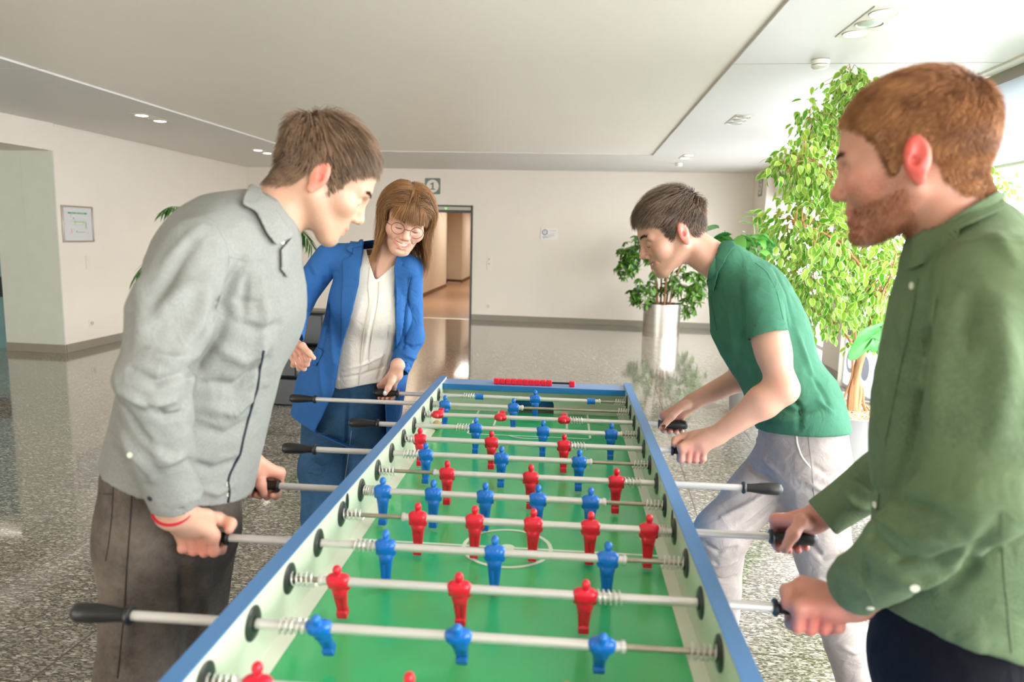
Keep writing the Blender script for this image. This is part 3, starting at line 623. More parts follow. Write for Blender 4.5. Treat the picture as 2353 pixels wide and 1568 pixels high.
# ---------------------------------------------------------- player figures: local frame with the rod along x through the origin, facing -y
def figure(kind):
    s = SDF((-.026, -.018, -.086), (.026, .018, .04), .0011)
    s.cap((-.009, 0, .0), (.009, 0, .0), .0125, k=.004); s.cap((-.009, 0, .006), (.009, 0, .006), .0095, k=.005)
    s.cap((-.014, 0, .004), (.014, 0, .004), .007, k=.004); s.cap((-.0175, 0, .003), (-.0165, 0, -.014), .0048, .004, k=.002); s.cap((.0175, 0, .003), (.0165, 0, -.014), .0048, .004, k=.002)
    s.cap((0, 0, 0), (0, 0, -.018), .0135, .0115, k=.005, sc=.85, U=(0, 1, 0))
    s.cap((0, 0, .01), (0, 0, .019), .0048, k=.004); s.ell((0, 0, .0255), (.0077, .0082, .0095), k=.002)
    if kind == 'b': s.ell((0, -.0078, .0235), (.0016, .0022, .0025), k=.0015); s.cap((0, -.0135, .0), (-.006, -.0105, .012), .0007, k=.001); s.cap((0, -.0135, .0), (.006, -.0105, .012), .0007, k=.001)
    for sx in (-1, 1): s.cap((sx*.0065, 0, -.02), (sx*.0045, 0, -.065), .0078, .0052, k=.0025)
    s.cap((0, -.012, -.03), (0, -.012, -.062), .0016, k=.002, op='s'); s.cap((0, -.0, -.022), (0, 0, -.022), .0145, k=.001, sc=.8, U=(0, 1, 0))
    s.box((0, -.001, -.075), (.0095, .0095, .0075), rd=.0018, k=.003)
    return s.mesh(1)
FV = {'r': figure('r'), 'b': figure('b')}
fig_me = {}
def put_figure(team, x, parent, tilt=0):
    if team not in fig_me: o = mesh_obj('player_figure', FV[team][0], FV[team][1], m_red if team == 'r' else m_bl, parent); fig_me[team] = o
    else: o = fig_me[team].copy(); COL.objects.link(o); o.parent = parent
    o.location = (x, 0, 0); o.rotation_euler = (tilt, 0, 0 if team == 'b' else PI)
    if team == 'r': o.rotation_euler = (-tilt, 0, PI)
    return o
def spring(x0, x1, parent, r=.0115, turns=5):
    mb = MB(); N = turns*12; mb.tube([(x0+(x1-x0)*i/N, r*math.cos(2*PI*i/12), r*math.sin(2*PI*i/12)) for i in range(N+1)], .0015, 5); return mb.build('spring', m_steel, parent)
# (team, side of handle, figure positions, bumpers, handle inner end, tilt, label)
RODS = {1: ('b', -1, [.013], [-.2, .224], -.512, 0, 'blue goalkeeper rod nearest the score counter'), 2: ('b', -1, [-.308, -.059], [], -.787, 0, 'blue two-man rod second from the far end'),
 3: ('r', 1, [-.308, -.092, .123], [], .437, 1.5, 'red three-man rod with its figures tipped flat near the far goal'), 4: ('b', -1, [-.158, .057, .272], [], -.472, 0, 'blue three-man rod in front of the corked ball'),
 5: ('r', 1, [-.308, -.092, .124], [], .437, 0, 'red three-man rod held by the forward hand of the man in the polo shirt'), 6: ('b', -1, [-.261, -.049, .166], [], -.574, 0, 'blue three-man rod sixth from the far end with a free handle on the left'),
 7: ('r', 1, [-.176, .04, .257], [], .570, 0, 'red three-man rod with a free handle on the right'), 8: ('b', -1, [-.306, -.184, -.06, .064, .187], [], -.559, 0, 'blue five-man rod in the middle of the table'),
 9: ('r', 1, [-.19, -.066, .06, .182, .305], [], .554, 0, 'red five-man rod in the middle of the table'), 10: ('b', -1, [-.223, -.008, .21], [], -.54, 0, 'blue three-man rod just on the near side of the centre circle'),
 11: ('r', 1, [-.27, -.055, .163], [], .478, .3, 'red three-man rod gripped by the near hand of the red-haired man'), 12: ('b', -1, [-.252, -.034, .184], [], -.555, .62, 'blue three-man rod with figures tipped toward the viewer, free handle at lower left'),
 13: ('r', 1, [-.285, -.078, .13], [], .5, 0, 'nearest red rod cut by the lower edge of the picture'), 14: ('b', -1, [-.2, .05, .2], [], -.56, 0, None)}
HL = .098
hprof = [(.0110, 0), (.0152, .001), (.0152, .006), (.0108, .010), (.0112, .022), (.0140, .042), (.0158, .062), (.0160, .086), (.0130, .095), (.006, HL)]
rods = {}
for k, (team, side, men, bump, hx, tilt, lab) in RODS.items():
    if lab is None: continue
    y = -.15*(k-1); e = empty('player_rod', (0, y, RODZ), 0, lab, 'foosball rod', 'foosball rods'); rods[k] = e; s = side
    last = max(men+bump) if s < 0 else min(men+bump); ex = last-s*.034
    MB().cyl((ex, 0, 0), (hx-s*.001, 0, 0), .0079, n=20).build('tube', m_steel, e)
    MB().lathe([(.0079, 0), (.0098, .001), (.0098, .006), (.0065, .008)], (ex+s*.006, 0, 0), (-s, 0, 0), 20).build('tube_collar', m_steel, e)
    MB().cyl((ex, 0, 0), (-s*(HW-.001), 0, 0), .0048, n=14).build('inner_rod', m_thin, e)
    first = min(men+bump) if s < 0 else max(men+bump)
    spring(-s*(HW-.004), -s*(HW-.048), e); 
    f0 = first+s*.0195; f1 = f0+s*min(.045, max(.012, abs(s*HW-f0)-.006)); spring(f0, f1, e, .0118)
    for x in men: put_figure(team, x, e, tilt)
    for x in bump: MB().lathe([(.0095, -.015), (.0118, -.0145), (.0118, -.012), (.0112, -.010), (.0112, .010), (.0118, .012), (.0118, .0145), (.0095, .015)], (x, 0, 0), (1, 0, 0), 24).build('end_bumper', m_bl, e)
    mb = MB(); n8 = 8; vs = []; fs = []
    mb.lathe(hprof[:4], (hx, 0, 0), (s, 0, 0), 24, cap=True); mb.lathe(hprof[3:], (hx, 0, 0), (s, 0, 0), 8, cap=True)
    h = mb.build('handle', m_black, e, ang=60, bevel=.0008)
    MB().lathe([(.0, 0), (.005, .0), (.005, .001), (0, .0015)], (hx+s*HL, 0, 0), (s, 0, 0), 12).build('end_cap', m_steel, h)
# ============================================================ black leather bench behind the woman
sf = empty('leather_bench', RW(-2.62, 3.36, 0), RZ, 'black leather bench with low backrest behind the woman in the blue blazer', 'bench'); mlb = mat('black_leather', '12181B', .4, var=.08, bump=.15, bscale=90)
MB().box((-.45, -.36, .0), (.35, .36, .24)).build('plinth', mlb, sf, bevel=.015); MB().box((-.45, -.38, .24), (.35, .3, .43)).build('seat_cushion', mlb, sf, bevel=.03, seg=4)
MB().box((-.45, .2, .43), (.35, .4, .74)).build('back_cushion', mlb, sf, bevel=.03, seg=4)
# ============================================================ plants
def leaf_mat(name, c1, c2, edge=None, ethr=.62, trl=.35, rough=.35, emix=.15):
    t = NT(name); b = t.n('ShaderNodeBsdfPrincipled'); b.inputs['Roughness'].default_value = rough
    at_ = t.n('ShaderNodeAttribute', attribute_name='rnd'); col = t.ramp(at_.outputs['Fac'], [(0, lin(c1)), (1, lin(c2))])
    if edge:
        u = t.n('ShaderNodeAttribute', attribute_name='edge'); tc = t.n('ShaderNodeTexCoord'); nz = t.n('ShaderNodeTexNoise', i_Scale=90.0, i_Detail=2.0); t.l(tc.outputs['Object'], nz.inputs['Vector'])
        v = t.math('ADD', u.outputs['Fac'], t.math('MULTIPLY', t.math('SUBTRACT', nz.outputs[0], .5), .5)); col = t.mix(t.ramp(v, [(ethr-.04, (0, 0, 0, 1)), (ethr+.04, (1, 1, 1, 1))]), col, lin(edge))
    t.l(col, b.inputs['Base Color']); tr = t.n('ShaderNodeBsdfTranslucent'); t.l(col, tr.inputs[0]); mx = t.n('ShaderNodeMixShader'); mx.inputs[0].default_value = trl
    t.l(b.outputs[0], mx.inputs[1]); t.l(tr.outputs[0], mx.inputs[2]); t.l(mx.outputs[0], t.out.inputs[0]); return t.m
def leaf_tpl(nl=5, w=.24, fold=.06, droop=.12, tip=.9):
    vs = []; ed = []
    for i in range(nl+1):
        s = i/nl; ww = w*math.sin(PI*min(1, s**.75))**tip if 0 < s < 1 else 0
        if s > .85: ww *= .6
        z = -droop*s*s
        vs += [(-ww, s, z+fold*ww/w if w else z), (-ww*.55, s, z+fold*.45*ww/w), (0, s, z), (ww*.55, s, z+fold*.45*ww/w), (ww, s, z+fold*ww/w)]; ed += [1, .5, 0, .5, 1]
    fs = [(i*5+j, i*5+j+1, (i+1)*5+j+1, (i+1)*5+j) for i in range(nl) for j in range(4)]
    return np.array(vs), np.array(fs), np.array(ed)
def frames(D, rng, roll=.6):
    D = D/np.linalg.norm(D, axis=1)[:, None]; up = np.tile([0, 0, 1.], (len(D), 1))+rng.normal(0, roll, (len(D), 3))
    X = np.cross(D, up); X /= np.linalg.norm(X, axis=1)[:, None]+1e-9; Z = np.cross(X, D); return np.stack([X, D, Z], 2)
def scatter(name, tpl, P, D, S, m, parent, rng, roll=.6):
    vs, fs, ed = tpl; R = frames(D, rng, roll); n = len(P)
    V = np.einsum('nij,vj->nvi', R, vs)*S[:, None, None]+P[:, None, :]
    F = (fs[None]+(np.arange(n)*len(vs))[:, None, None]).reshape(-1, fs.shape[1])
    return mesh_obj(name, V.reshape(-1, 3), F, m, parent, {'edge': np.tile(ed, n), 'rnd': np.repeat(rng.random(n), len(vs))})
rng = np.random.default_rng(11)
# ---------------------------------------------------------- variegated ficus in the large grey pot
fc = at(1950, 930, 4.42); FX, FY = fc[0], fc[1]; SZ = .455
fic = empty('potted_ficus', (FX, FY, 0), 0, 'tall variegated weeping fig in a big round grey pot by the window', 'potted plant')
def rel(P): return np.array(P)-np.array([FX, FY, 0])
m_pot = mat('pot_grey', 'A7A5A4', .5, var=.02); 
MB().lathe([(.20, 0), (.23, .02), (.285, .37), (.31, .455), (.316, .470), (.31, .475), (.298, .470), (.292, .42)], n=56, cap=False).lathe([(.2, 0), (.2, .002)], n=56).build('pot', m_pot, fic)
t_ = NT('clay_pebbles'); b_ = t_.n('ShaderNodeBsdfPrincipled', i_Roughness=.8); vo = t_.n('ShaderNodeTexVoronoi', i_Scale=95.0); tc_ = t_.n('ShaderNodeTexCoord'); t_.l(tc_.outputs['Object'], vo.inputs['Vector']); s_ = t_.n('ShaderNodeSeparateColor'); t_.l(vo.outputs['Color'], s_.inputs[0])
t_.l(t_.ramp(s_.outputs[0], [(0, lin('5C4634')), (.4, lin('B08A66')), (.75, lin('D9BF9E')), (1, lin('F0E4D0'))]), b_.inputs['Base Color']); bp_ = t_.n('ShaderNodeBump', i_Strength=.9, i_Distance=.01, invert=True); t_.l(vo.outputs['Distance'], bp_.inputs['Height']); t_.l(bp_.outputs[0], b_.inputs['Normal']); t_.l(b_.outputs[0], t_.out.inputs[0])
tag(MB().lathe([(.295, SZ), (.2, SZ+.004), (.001, SZ+.008)], n=48, cap=False).build('pebbles', t_.m, fic), kind='stuff')
m_bark = mat('ficus_bark', 'B07F58', .7, var=.2, vscale=14, bump=.4, bscale=50, stretch=(1, 1, .3))
def P_(px, py, t=4.42): return rel(at(px, py, t))
tk = MB()
def br(pts, r0, r1, n=7, ts=None):
    P = [P_(*p) if len(p) == 3 else P_(*p, 4.42) for p in pts]; Q = []
    for i in range(len(P)-1):
        p0 = P[max(i-1, 0)]; p1 = P[i]; p2 = P[i+1]; p3 = P[min(i+2, len(P)-1)]
        for k in range(4):
            s = k/4; Q.append(.5*((2*p1)+(-p0+p2)*s+(2*p0-5*p1+4*p2-p3)*s*s+(-p0+3*p1-3*p2+p3)*s**3))
    Q.append(P[-1]); m = len(Q); tk.tube(Q, [r0+(r1-r0)*i/(m-1) for i in range(m)], n); return Q
skel = []
skel += br([(1960, 944), (1963, 900), (1970, 850), (1985, 800), (2000, 760), (2010, 700), (1995, 610), (1975, 520), (1960, 430), (1962, 330), (1958, 240), (1955, 165)], .030, .004, 9)
skel += br([(1953, 944), (1958, 890), (1972, 840), (1965, 790), (1962, 745), (1960, 690)], .024, .010, 8)
skel += br([(1968, 944), (1975, 900), (1968, 860), (1975, 820), (1985, 780)], .020, .014, 8)
br([(1932, 938), (1945, 900), (1958, 860), (1958, 800)], .006, .007, 6)
br([(1990, 945), (1983, 925), (1982, 895), (1970, 880)], .010, .012, 7); br([(1990, 935), (1982, 925), (1975, 930)], .006, .010, 6)
br([(1940, 948), (1950, 938), (1958, 925)], .008, .014, 6); br([(1998, 944), (1990, 932), (1982, 930)], .006, .009, 6)
skel += br([(1962, 800), (1945, 770), (1915, 740), (1885, 722), (1862, 695, 4.3)], .011, .005)
skel += br([(1915, 740), (1905, 722), (1885, 705), (1870, 690, 4.5)], .006, .004)
skel += br([(1960, 745), (1930, 700), (1890, 675, 4.3), (1860, 640, 4.2)], .009, .004)
skel += br([(2005, 740), (2030, 690, 4.6), (2060, 620, 4.7), (2120, 560, 4.8), (2230, 480, 4.8), (2330, 420, 4.8)], .012, .003)
skel += br([(1995, 640), (1960, 590, 4.2), (1900, 540, 4.1), (1830, 510, 4.1)], .010, .003)
skel += br([(1985, 560), (2030, 480, 4.6), (2080, 380, 4.7), (2100, 260, 4.6)], .010, .003)
skel += br([(1970, 480), (1930, 420, 4.3), (1870, 370, 4.2), (1800, 380, 4.2)], .008, .003)
skel += br([(1962, 350), (1920, 300, 4.4), (1860, 270, 4.4)], .006, .003); skel += br([(1960, 300), (2010, 240, 4.5), (2060, 210, 4.5)], .006, .003)
skel += br([(2010, 690), (2040, 650, 4.1), (2060, 580, 4.0)], .008, .003)
skel = np.array(skel)
blobs = [(1955, 178, 4.42, .10, 34), (1955, 215, 4.42, .16, 60), (2062, 215, 4.5, .14, 50), (1925, 265, 4.4, .25, 120), (1870, 300, 4.35, .16, 60), (1985, 300, 4.5, .32, 170), (1830, 385, 4.25, .20, 90), (1790, 375, 4.25, .10, 22), (1900, 380, 4.3, .3, 170), (1990, 400, 4.5, .35, 150), (1850, 430, 4.2, .16, 50),
         (1920, 460, 4.3, .26, 110), (1880, 525, 4.15, .27, 150), (1800, 500, 4.2, .13, 26), (1762, 492, 4.2, .06, 8), (1950, 560, 4.3, .36, 230), (1850, 590, 4.15, .25, 150), (1810, 640, 4.2, .15, 50), (1930, 650, 4.25, .36, 240), (2030, 560, 4.5, .38, 200), (2040, 650, 4.3, .3, 170), (1880, 700, 4.2, .22, 90), (1950, 725, 4.4, .25, 100), (2000, 735, 4.5, .22, 70), (1840, 680, 4.25, .14, 40), (2060, 400, 4.6, .35, 120), (2150, 420, 4.8, .4, 120), (2310, 410, 4.8, .12, 16), (2330, 440, 4.8, .08, 8), (2325, 500, 4.8, .1, 9), (2230, 560, 4.8, .35, 90)]
Ps = []
for px, py, t, r, n in blobs:
    n = int(n*1.7)
    c = P_(px, py, t); q = rng.normal(0, 1, (n, 3)); q /= np.linalg.norm(q, axis=1)[:, None]; Ps.append(c+q*r*(rng.random((n, 1))**.45)*np.array([1, 1, .9]))
Ps = np.concatenate(Ps); d2 = ((Ps[:, None]-skel[None])**2).sum(2); nr = skel[d2.argmin(1)]
out = Ps-nr; out /= np.linalg.norm(out, axis=1)[:, None]+1e-6
for i in range(0, len(Ps), 8):
    mid = (Ps[i]+nr[i])/2+np.array([0, 0, .03]); tk.tube([nr[i], mid, Ps[i]], [.0028, .002, .001], 4)
tk.build('trunk', m_bark, fic)
D = out*.55+np.array([0, 0, -.75])+rng.normal(0, .35, (len(Ps), 3)); D[:, 2] -= .1
S = rng.uniform(.040, .066, len(Ps))
m_fic = leaf_mat('ficus_variegated', '4F9A1E', 'A9CF4A', 'DCE2A6', .70, .45)
scatter('foliage', leaf_tpl(6, .30, .07, .16), Ps, D, S, m_fic, fic, rng, .7)
# ---------------------------------------------------------- schefflera in a brushed steel pot
sp0 = at(1518, 768, 11.25); sp0[2] = 0; sch = empty('potted_schefflera', sp0, 0, 'bushy umbrella plant in a brushed steel cylinder pot against the back wall', 'potted plant')
t_ = NT('brushed_steel'); b_ = t_.n('ShaderNodeBsdfPrincipled', i_Metallic=1.0, i_Roughness=.3); tc_ = t_.n('ShaderNodeTexCoord'); nz_ = t_.n('ShaderNodeTexNoise', i_Scale=3.0); mp_ = t_.n('ShaderNodeMapping'); mp_.inputs['Scale'].default_value = (1, 1, 60); t_.l(tc_.outputs['Object'], mp_.inputs[0]); t_.l(mp_.outputs[0], nz_.inputs['Vector'])
t_.l(t_.ramp(nz_.outputs[0], [(.2, lin('A9A29A')), (.8, lin('CFC8BE'))]), b_.inputs['Base Color']); b_.inputs['Anisotropic'].default_value = .7; t_.l(b_.outputs[0], t_.out.inputs[0]); m_brush = t_.m
MB().lathe([(.285, 0), (.285, .50), (.28, .503), (.268, .50), (.268, .42)], n=48, cap=False).build('pot', m_brush, sch); MB().lathe([(.268, .44), (.001, .45)], n=32, cap=False).build('soil', mat('soil_dark', '3A2C20', .9), sch)
tk = MB(); tops = []
for k in range(7):
    a = k*2.4; r = .06+.03*(k % 3); x, y = r*math.cos(a), r*math.sin(a); P = [(x, y, .44), (x*1.3, y*1.3, .8), (x*2+.05*math.cos(a), y*2, 1.15), (x*3.2, y*3.2, 1.5)]; tk.tube(P, [.016, .014, .011, .006], 6); tops += [np.array(p) for p in P[1:]]
tk.build('stem', mat('schefflera_stem', '8A5A3A', .7, var=.15), sch)
LP = []; LD = []; rg = np.random.default_rng(5)
sblobs = [((-.42, 0, 1.32), .33, 44), ((-.2, -.05, 1.5), .28, 34), ((.1, .05, 1.45), .34, 34), ((-.55, -.05, 1.05), .2, 22), ((-.3, -.1, .68), .24, 26), ((-.45, 0, .58), .13, 12), ((.3, -.05, .78), .3, 36), ((.5, -.05, .72), .22, 22), ((.35, 0, .45), .18, 14), ((.6, 0, .95), .15, 8), ((.0, -.05, .85), .25, 16), ((.3, 0, 1.3), .3, 24), ((-.55, 0, 1.25), .2, 12)]
for c, r, n in sblobs:
    q = rg.normal(0, 1, (n, 3)); q /= np.linalg.norm(q, axis=1)[:, None]; C_ = np.array(c)+q*r*(rg.random((n, 1))**.4)
    for p, dn in zip(C_, q):
        up = dn*.6+np.array([0, -.3, .5]); up /= np.linalg.norm(up); u, v, _ = basis(up); ph = rg.random()*6
        for j in range(7): a = ph+2*PI*j/7; dd = u*math.cos(a)+v*math.sin(a)-up*.45; LP.append(p); LD.append(dd)
LP = np.array(LP); LD = np.array(LD)
scatter('foliage', leaf_tpl(4, .2, .03, .15), LP, LD, rg.uniform(.09, .13, len(LP)), leaf_mat('schefflera_leaf', '1F4A1C', '6FA03A', None, trl=.15, rough=.3), sch, rg, .25)
# ---------------------------------------------------------- palm behind the grey-shirted man
pp = at(545, 800, 7.0); pp = at(545, 760, 8.2); pp[2] = 0; pl = empty('potted_palm', pp, 0, 'feathery palm whose fronds show around the shoulders of the grey-shirted man', 'potted plant')
MB().lathe([(.2, 0), (.24, .42), (.25, .45), (.23, .45), (.225, .4), (.001, .4)], n=32, cap=False).build('pot', m_pot, pl)
mb = MB(); LP = []; LD = []; LS = []
def frond(p0, p1, p2, n=46, ll=.27):
    global LP, LD, LS
    P = [p0, p1, p2]; Q = [(1-s)**2*p0+2*s*(1-s)*p1+s*s*p2 for s in np.linspace(0, 1, 18)]; mb.tube(Q, list(np.linspace(.007, .0015, 18)), 5)
    for i in range(n):
        s = .25+.75*i/(n-1); q = (1-s)**2*p0+2*s*(1-s)*p1+s*s*p2; d = 2*(1-s)*(p1-p0)+2*s*(p2-p1); d /= np.linalg.norm(d); sd = np.cross(d, [0, 0, 1.]); sd /= np.linalg.norm(sd)+1e-9
        for sg in (-1, 1): LP.append(q); LD.append(d*.75+sg*sd*.8+np.array([0, 0, -.35])+rng.normal(0, .08, 3)); LS.append(ll*(1-.55*abs(s-.45)))
W0 = np.array([0, 0, .42])
def pr(px, py, t): return at(px, py, t)-pp
for a, b in ((( 470, 440, 6.8), (383, 478, 6.6)), ((400, 500, 7.1), (314, 632, 6.9)), ((500, 430, 6.6), (420, 545, 6.2)), ((420, 560, 7.2), (375, 570, 7.0)), ((600, 450, 6.9), (705, 640, 6.6)), ((620, 470, 7.2), (690, 655, 7.1)), ((640, 440, 6.6), (668, 600, 6.3)), ((560, 440, 7.4), (600, 560, 7.8)), ((520, 480, 6.6), (520, 640, 6.0)), ((640, 420, 7.2), (715, 560, 7.2))):
    frond(W0, pr(*a), pr(*b))
mb.build('frond_stalk', mat('palm_stalk', '5E8A3A', .5), pl)
scatter('foliage', leaf_tpl(4, .045, .01, .25), np.array(LP), np.array(LD), np.array(LS), leaf_mat('palm_leaf', '1E4A1E', '4E8C32', None, trl=.2), pl, rng, .2)
# ---------------------------------------------------------- broad-leaved plant behind the polo shirt
q0 = at(1735, 790, 6.1); q0[2] = 0; rb = empty('potted_rubber_plant', q0, 0, 'broad-leaved green plant with a bamboo stake behind the back of the polo shirt', 'potted plant')
MB().lathe([(.17, 0), (.2, .36), (.21, .4), (.19, .4), (.19, .35), (.001, .35)], n=32, cap=False).build('pot', m_pot, rb)
def qr(px, py, t=6.1): return at(px, py, t)-q0
MB().cyl((.02, 0, .34), qr(1756, 522), .006, n=6).build('bamboo_stake', mat('bamboo', 'C9A56A', .6), rb)
mb = MB(); LPs = []; LDs = []; LSs = []
for (bx, by, t, n) in ((1665, 530, 6.0, 8), (1700, 545, 5.9, 12), (1735, 555, 6.0, 12), (1765, 560, 6.2, 11), (1720, 600, 6.0, 14), (1775, 590, 6.1, 8), (1690, 580, 6.1, 10)):
    c = qr(bx, by, t); mb.tube([np.array([0, 0, .35]), (c+np.array([0, 0, .35]))*.5+np.array([.02, 0, 0]), c], [.009, .007, .004], 5)
    for k in range(n):
        a = rng.random()*6.28; LPs.append(c+rng.normal(0, .05, 3)); LDs.append(np.array([math.cos(a), math.sin(a), -.25+rng.normal(0, .4)])); LSs.append(rng.uniform(.14, .21))
mb.build('stem', mat('plant_stem_green', '6B7A3A', .6), rb)
scatter('foliage', leaf_tpl(6, .26, .05, .3, .8), np.array(LPs), np.array(LDs), np.array(LSs), leaf_mat('broad_leaf', '2E7A3A', '7FBF5A', None, trl=.3, rough=.25), rb, rng, .3)
c = qr(1731, 498); P3 = []; D3 = []
for k in range(3):
    c2 = c+rng.normal(0, .03, 3)
    for j in range(7): a = 2*PI*j/7; P3.append(c2); D3.append(np.array([math.cos(a), math.sin(a), .15]))
MB().tube([qr(1735, 560), c], [.004, .002], 5).build('shoot', mat('shoot_green', '8FCF3A', .5), rb)
scatter('young_leaves', leaf_tpl(4, .24, .03, .1), np.array(P3), np.array(D3), np.full(len(P3), .085), leaf_mat('young_leaf', '7CCB2A', 'A8E05A', None, trl=.5), rb, rng, .2)
# ---------------------------------------------------------- big lobed leaf beside the ficus trunk
g0 = at(2110, 1000, 3.3); g0[2] = 0; ph = empty('potted_philodendron', g0, 0, 'plant with one big drooping lobed leaf hanging in front of the ficus trunk', 'potted plant')
MB().lathe([(.13, 0), (.16, .28), (.17, .3), (.15, .3), (.15, .26), (.001, .26)], n=32, cap=False).build('pot', m_pot, ph)
def gr(px, py, t=3.3): return at(px, py, t)-g0
MB().tube([np.array([0, 0, .26]), gr(2110, 800, 3.35), gr(2060, 745, 3.3), gr(2025, 752, 3.28)], [.008, .007, .006, .004], 6).build('leaf_stalk', mat('plant_stem_green', '6B7A3A', .6), ph)
def lobed(pc, rimpts, name):
    # fan-shaped blade: centre vein point pc, rim of pixels
    C0 = gr(*pc); vs = [C0]; fs = []; n = len(rimpts); K = 4
    for (px, py, t) in rimpts:
        Rr = gr(px, py, t)
        for k in range(1, K+1): s = k/K; vs.append(C0+(Rr-C0)*s+np.array([0, -.02, .015])*math.sin(PI*s)*(1 if len(fs) % 2 else .6))
    for i in range(n-1):
        a, b = 1+i*K, 1+(i+1)*K; fs.append((0, a, b, b))
        for k in range(K-1): fs.append((a+k, a+k+1, b+k+1, b+k))
    me = MB(); me.add(vs, [tuple(dict.fromkeys(f)) for f in fs]); o = me.build(name, leaf_mat('philodendron_leaf', '2A8C1E', '2A8C1E', None, trl=.35, rough=.35), ph, ang=80)
    sd = o.modifiers.new('s', 'SOLIDIFY'); sd.thickness = .0012; o.modifiers.new('ss', 'SUBSURF').levels = 1; return o
lobed((2005, 775, 3.28), [(2060, 733, 3.34), (2030, 738, 3.3), (2000, 750, 3.25), (1980, 755, 3.22), (1968, 775, 3.2), (1955, 798, 3.2), (1946, 818, 3.2), (1949, 829, 3.2), (1962, 831, 3.21), (1978, 820, 3.22), (1990, 808, 3.23), (1999, 803, 3.25), (2001, 811, 3.25), (2008, 812, 3.26), (2018, 806, 3.27), (2024, 800, 3.28), (2036, 808, 3.3), (2046, 809, 3.32), (2060, 806, 3.34), (2075, 790, 3.36), (2075, 750, 3.36), (2060, 733, 3.34)], 'leaf_blade')
lobed((2180, 770, 3.5), [(2150, 740, 3.4), (2200, 730, 3.5), (2240, 760, 3.55), (2250, 800, 3.6), (2220, 830, 3.6), (2190, 810, 3.55), (2160, 830, 3.5), (2140, 790, 3.4), (2150, 740, 3.4)], 'leaf_blade')
# ============================================================ people: shared tools
def vnoise(P, f, seed=0):
    # smooth value noise in [0,1]; f scalar or 3-vector
    q = np.asarray(P)*np.asarray(f)+seed*17.31; i = np.floor(q).astype(np.int64); t = q-i; t = t*t*(3-2*t)
    def hsh(a, b, c): n = (a*73856093) ^ (b*19349663) ^ (c*83492791) ^ (seed*2654435761 & 0xffffffff); n = (n ^ (n >> 13))*1274126177 & 0x7fffffff; return ((n ^ (n >> 16)) & 0xffff)/65535.
    r = 0
    for a in (0, 1):
        for b in (0, 1):
            for c in (0, 1): r = r+hsh(i[:, 0]+a, i[:, 1]+b, i[:, 2]+c)*np.where(a, t[:, 0], 1-t[:, 0])*np.where(b, t[:, 1], 1-t[:, 1])*np.where(c, t[:, 2], 1-t[:, 2])
    return r
def normals(V, F):
    n = np.cross(V[F[:, 2]]-V[F[:, 0]], V[F[:, 3]]-V[F[:, 1]]); N = np.zeros_like(V)
    for i in range(4): np.add.at(N, F[:, i], n)
    return N/(np.linalg.norm(N, axis=1)[:, None]+1e-12)
def bvh(V, F): return BVHTree.FromPolygons([tuple(v) for v in V], [tuple(int(i) for i in f) for f in F])
def hit(B, px, py):
    d = Vector(ray(px, py)).normalized(); h = B.ray_cast(Vector(CAM), d); return (np.array(h[0]), np.array(h[1])) if h[0] is not None else (None, None)
def densify(pts, step=6):
    o = []
    for a, b in zip(pts[:-1], pts[1:]):
        n = max(1, int(math.hypot(b[0]-a[0], b[1]-a[1])/step)); o += [(a[0]+(b[0]-a[0])*i/n, a[1]+(b[1]-a[1])*i/n) for i in range(n)]
    return o+[pts[-1]]
def seglist(B, pts):
    o = []
    for p in densify(pts):
        h, n = hit(B, *p)
        if h is not None: o.append(h)
    return o
def fold(V, N, B, strokes):
    # strokes: (points on the cloth as seen in the photograph, amplitude m, width m): soft ridges (+) and creases (-)
    D = np.zeros(len(V))
    for pts, amp, wd in strokes:
        amp *= 1.7; wd *= .78
        L = seglist(B, pts)
        if len(L) < 2: continue
        L = np.array(L); lo = L.min(0)-3*wd; hi = L.max(0)+3*wd; m = ((V > lo) & (V < hi)).all(1); Q = V[m]
        if not len(Q): continue
        best = np.full(len(Q), 1e9)
        tpar = np.zeros(len(Q))
        for i in range(len(L)-1):
            e = L[i+1]-L[i]; t = np.clip(((Q-L[i])@e)/(e@e+1e-12), 0, 1); d = np.linalg.norm(Q-L[i]-t[:, None]*e, axis=1); u = d < best; best[u] = d[u]; tpar[u] = (i+t[u])/(len(L)-1)
        D[m] += amp*np.exp(-(best/wd)**2)*np.sin(PI*np.clip(tpar, .08, .92))**.5
    return V+N*D[:, None]
def wrinkle(V, N, amp, f, axis=None, seed=0, mask=None):
    P = V
    if axis is not None:
        u, v, d = basis(axis); P = np.stack([V@u, V@v, V@d], 1)
    n = vnoise(P+.6*(vnoise(P, 4.0, seed+5)[:, None]-.5)*np.array([.12, .12, .12]), f, seed); r = 1-np.abs(2*n-1); r = r*r
    D = amp*(r-.4)
    if mask is not None: D = D*mask
    return V+N*D[:, None]
def smoothz(x, a, b): t = np.clip((x-a)/(b-a), 0, 1); return t*t*(3-2*t)
def cloth(S, name, m, parent, strokes=(), wr=(), smooth=1, refine=None):
    V, F = join([(*q.mesh(smooth), None) for q in (S if isinstance(S, list) else [S])])[:2]; N = normals(V, F)
    for w_ in wr: V = wrinkle(V, N, *w_[:2], **w_[2]) if len(w_) > 2 else wrinkle(V, N, *w_)
    if strokes: V = fold(V, normals(V, F), bvh(V, F), strokes)
    V = lap(V, F, .3)
    o = mesh_obj(name, V, F, m, parent); o['_'] = 1; del o['_']; return o, V, F
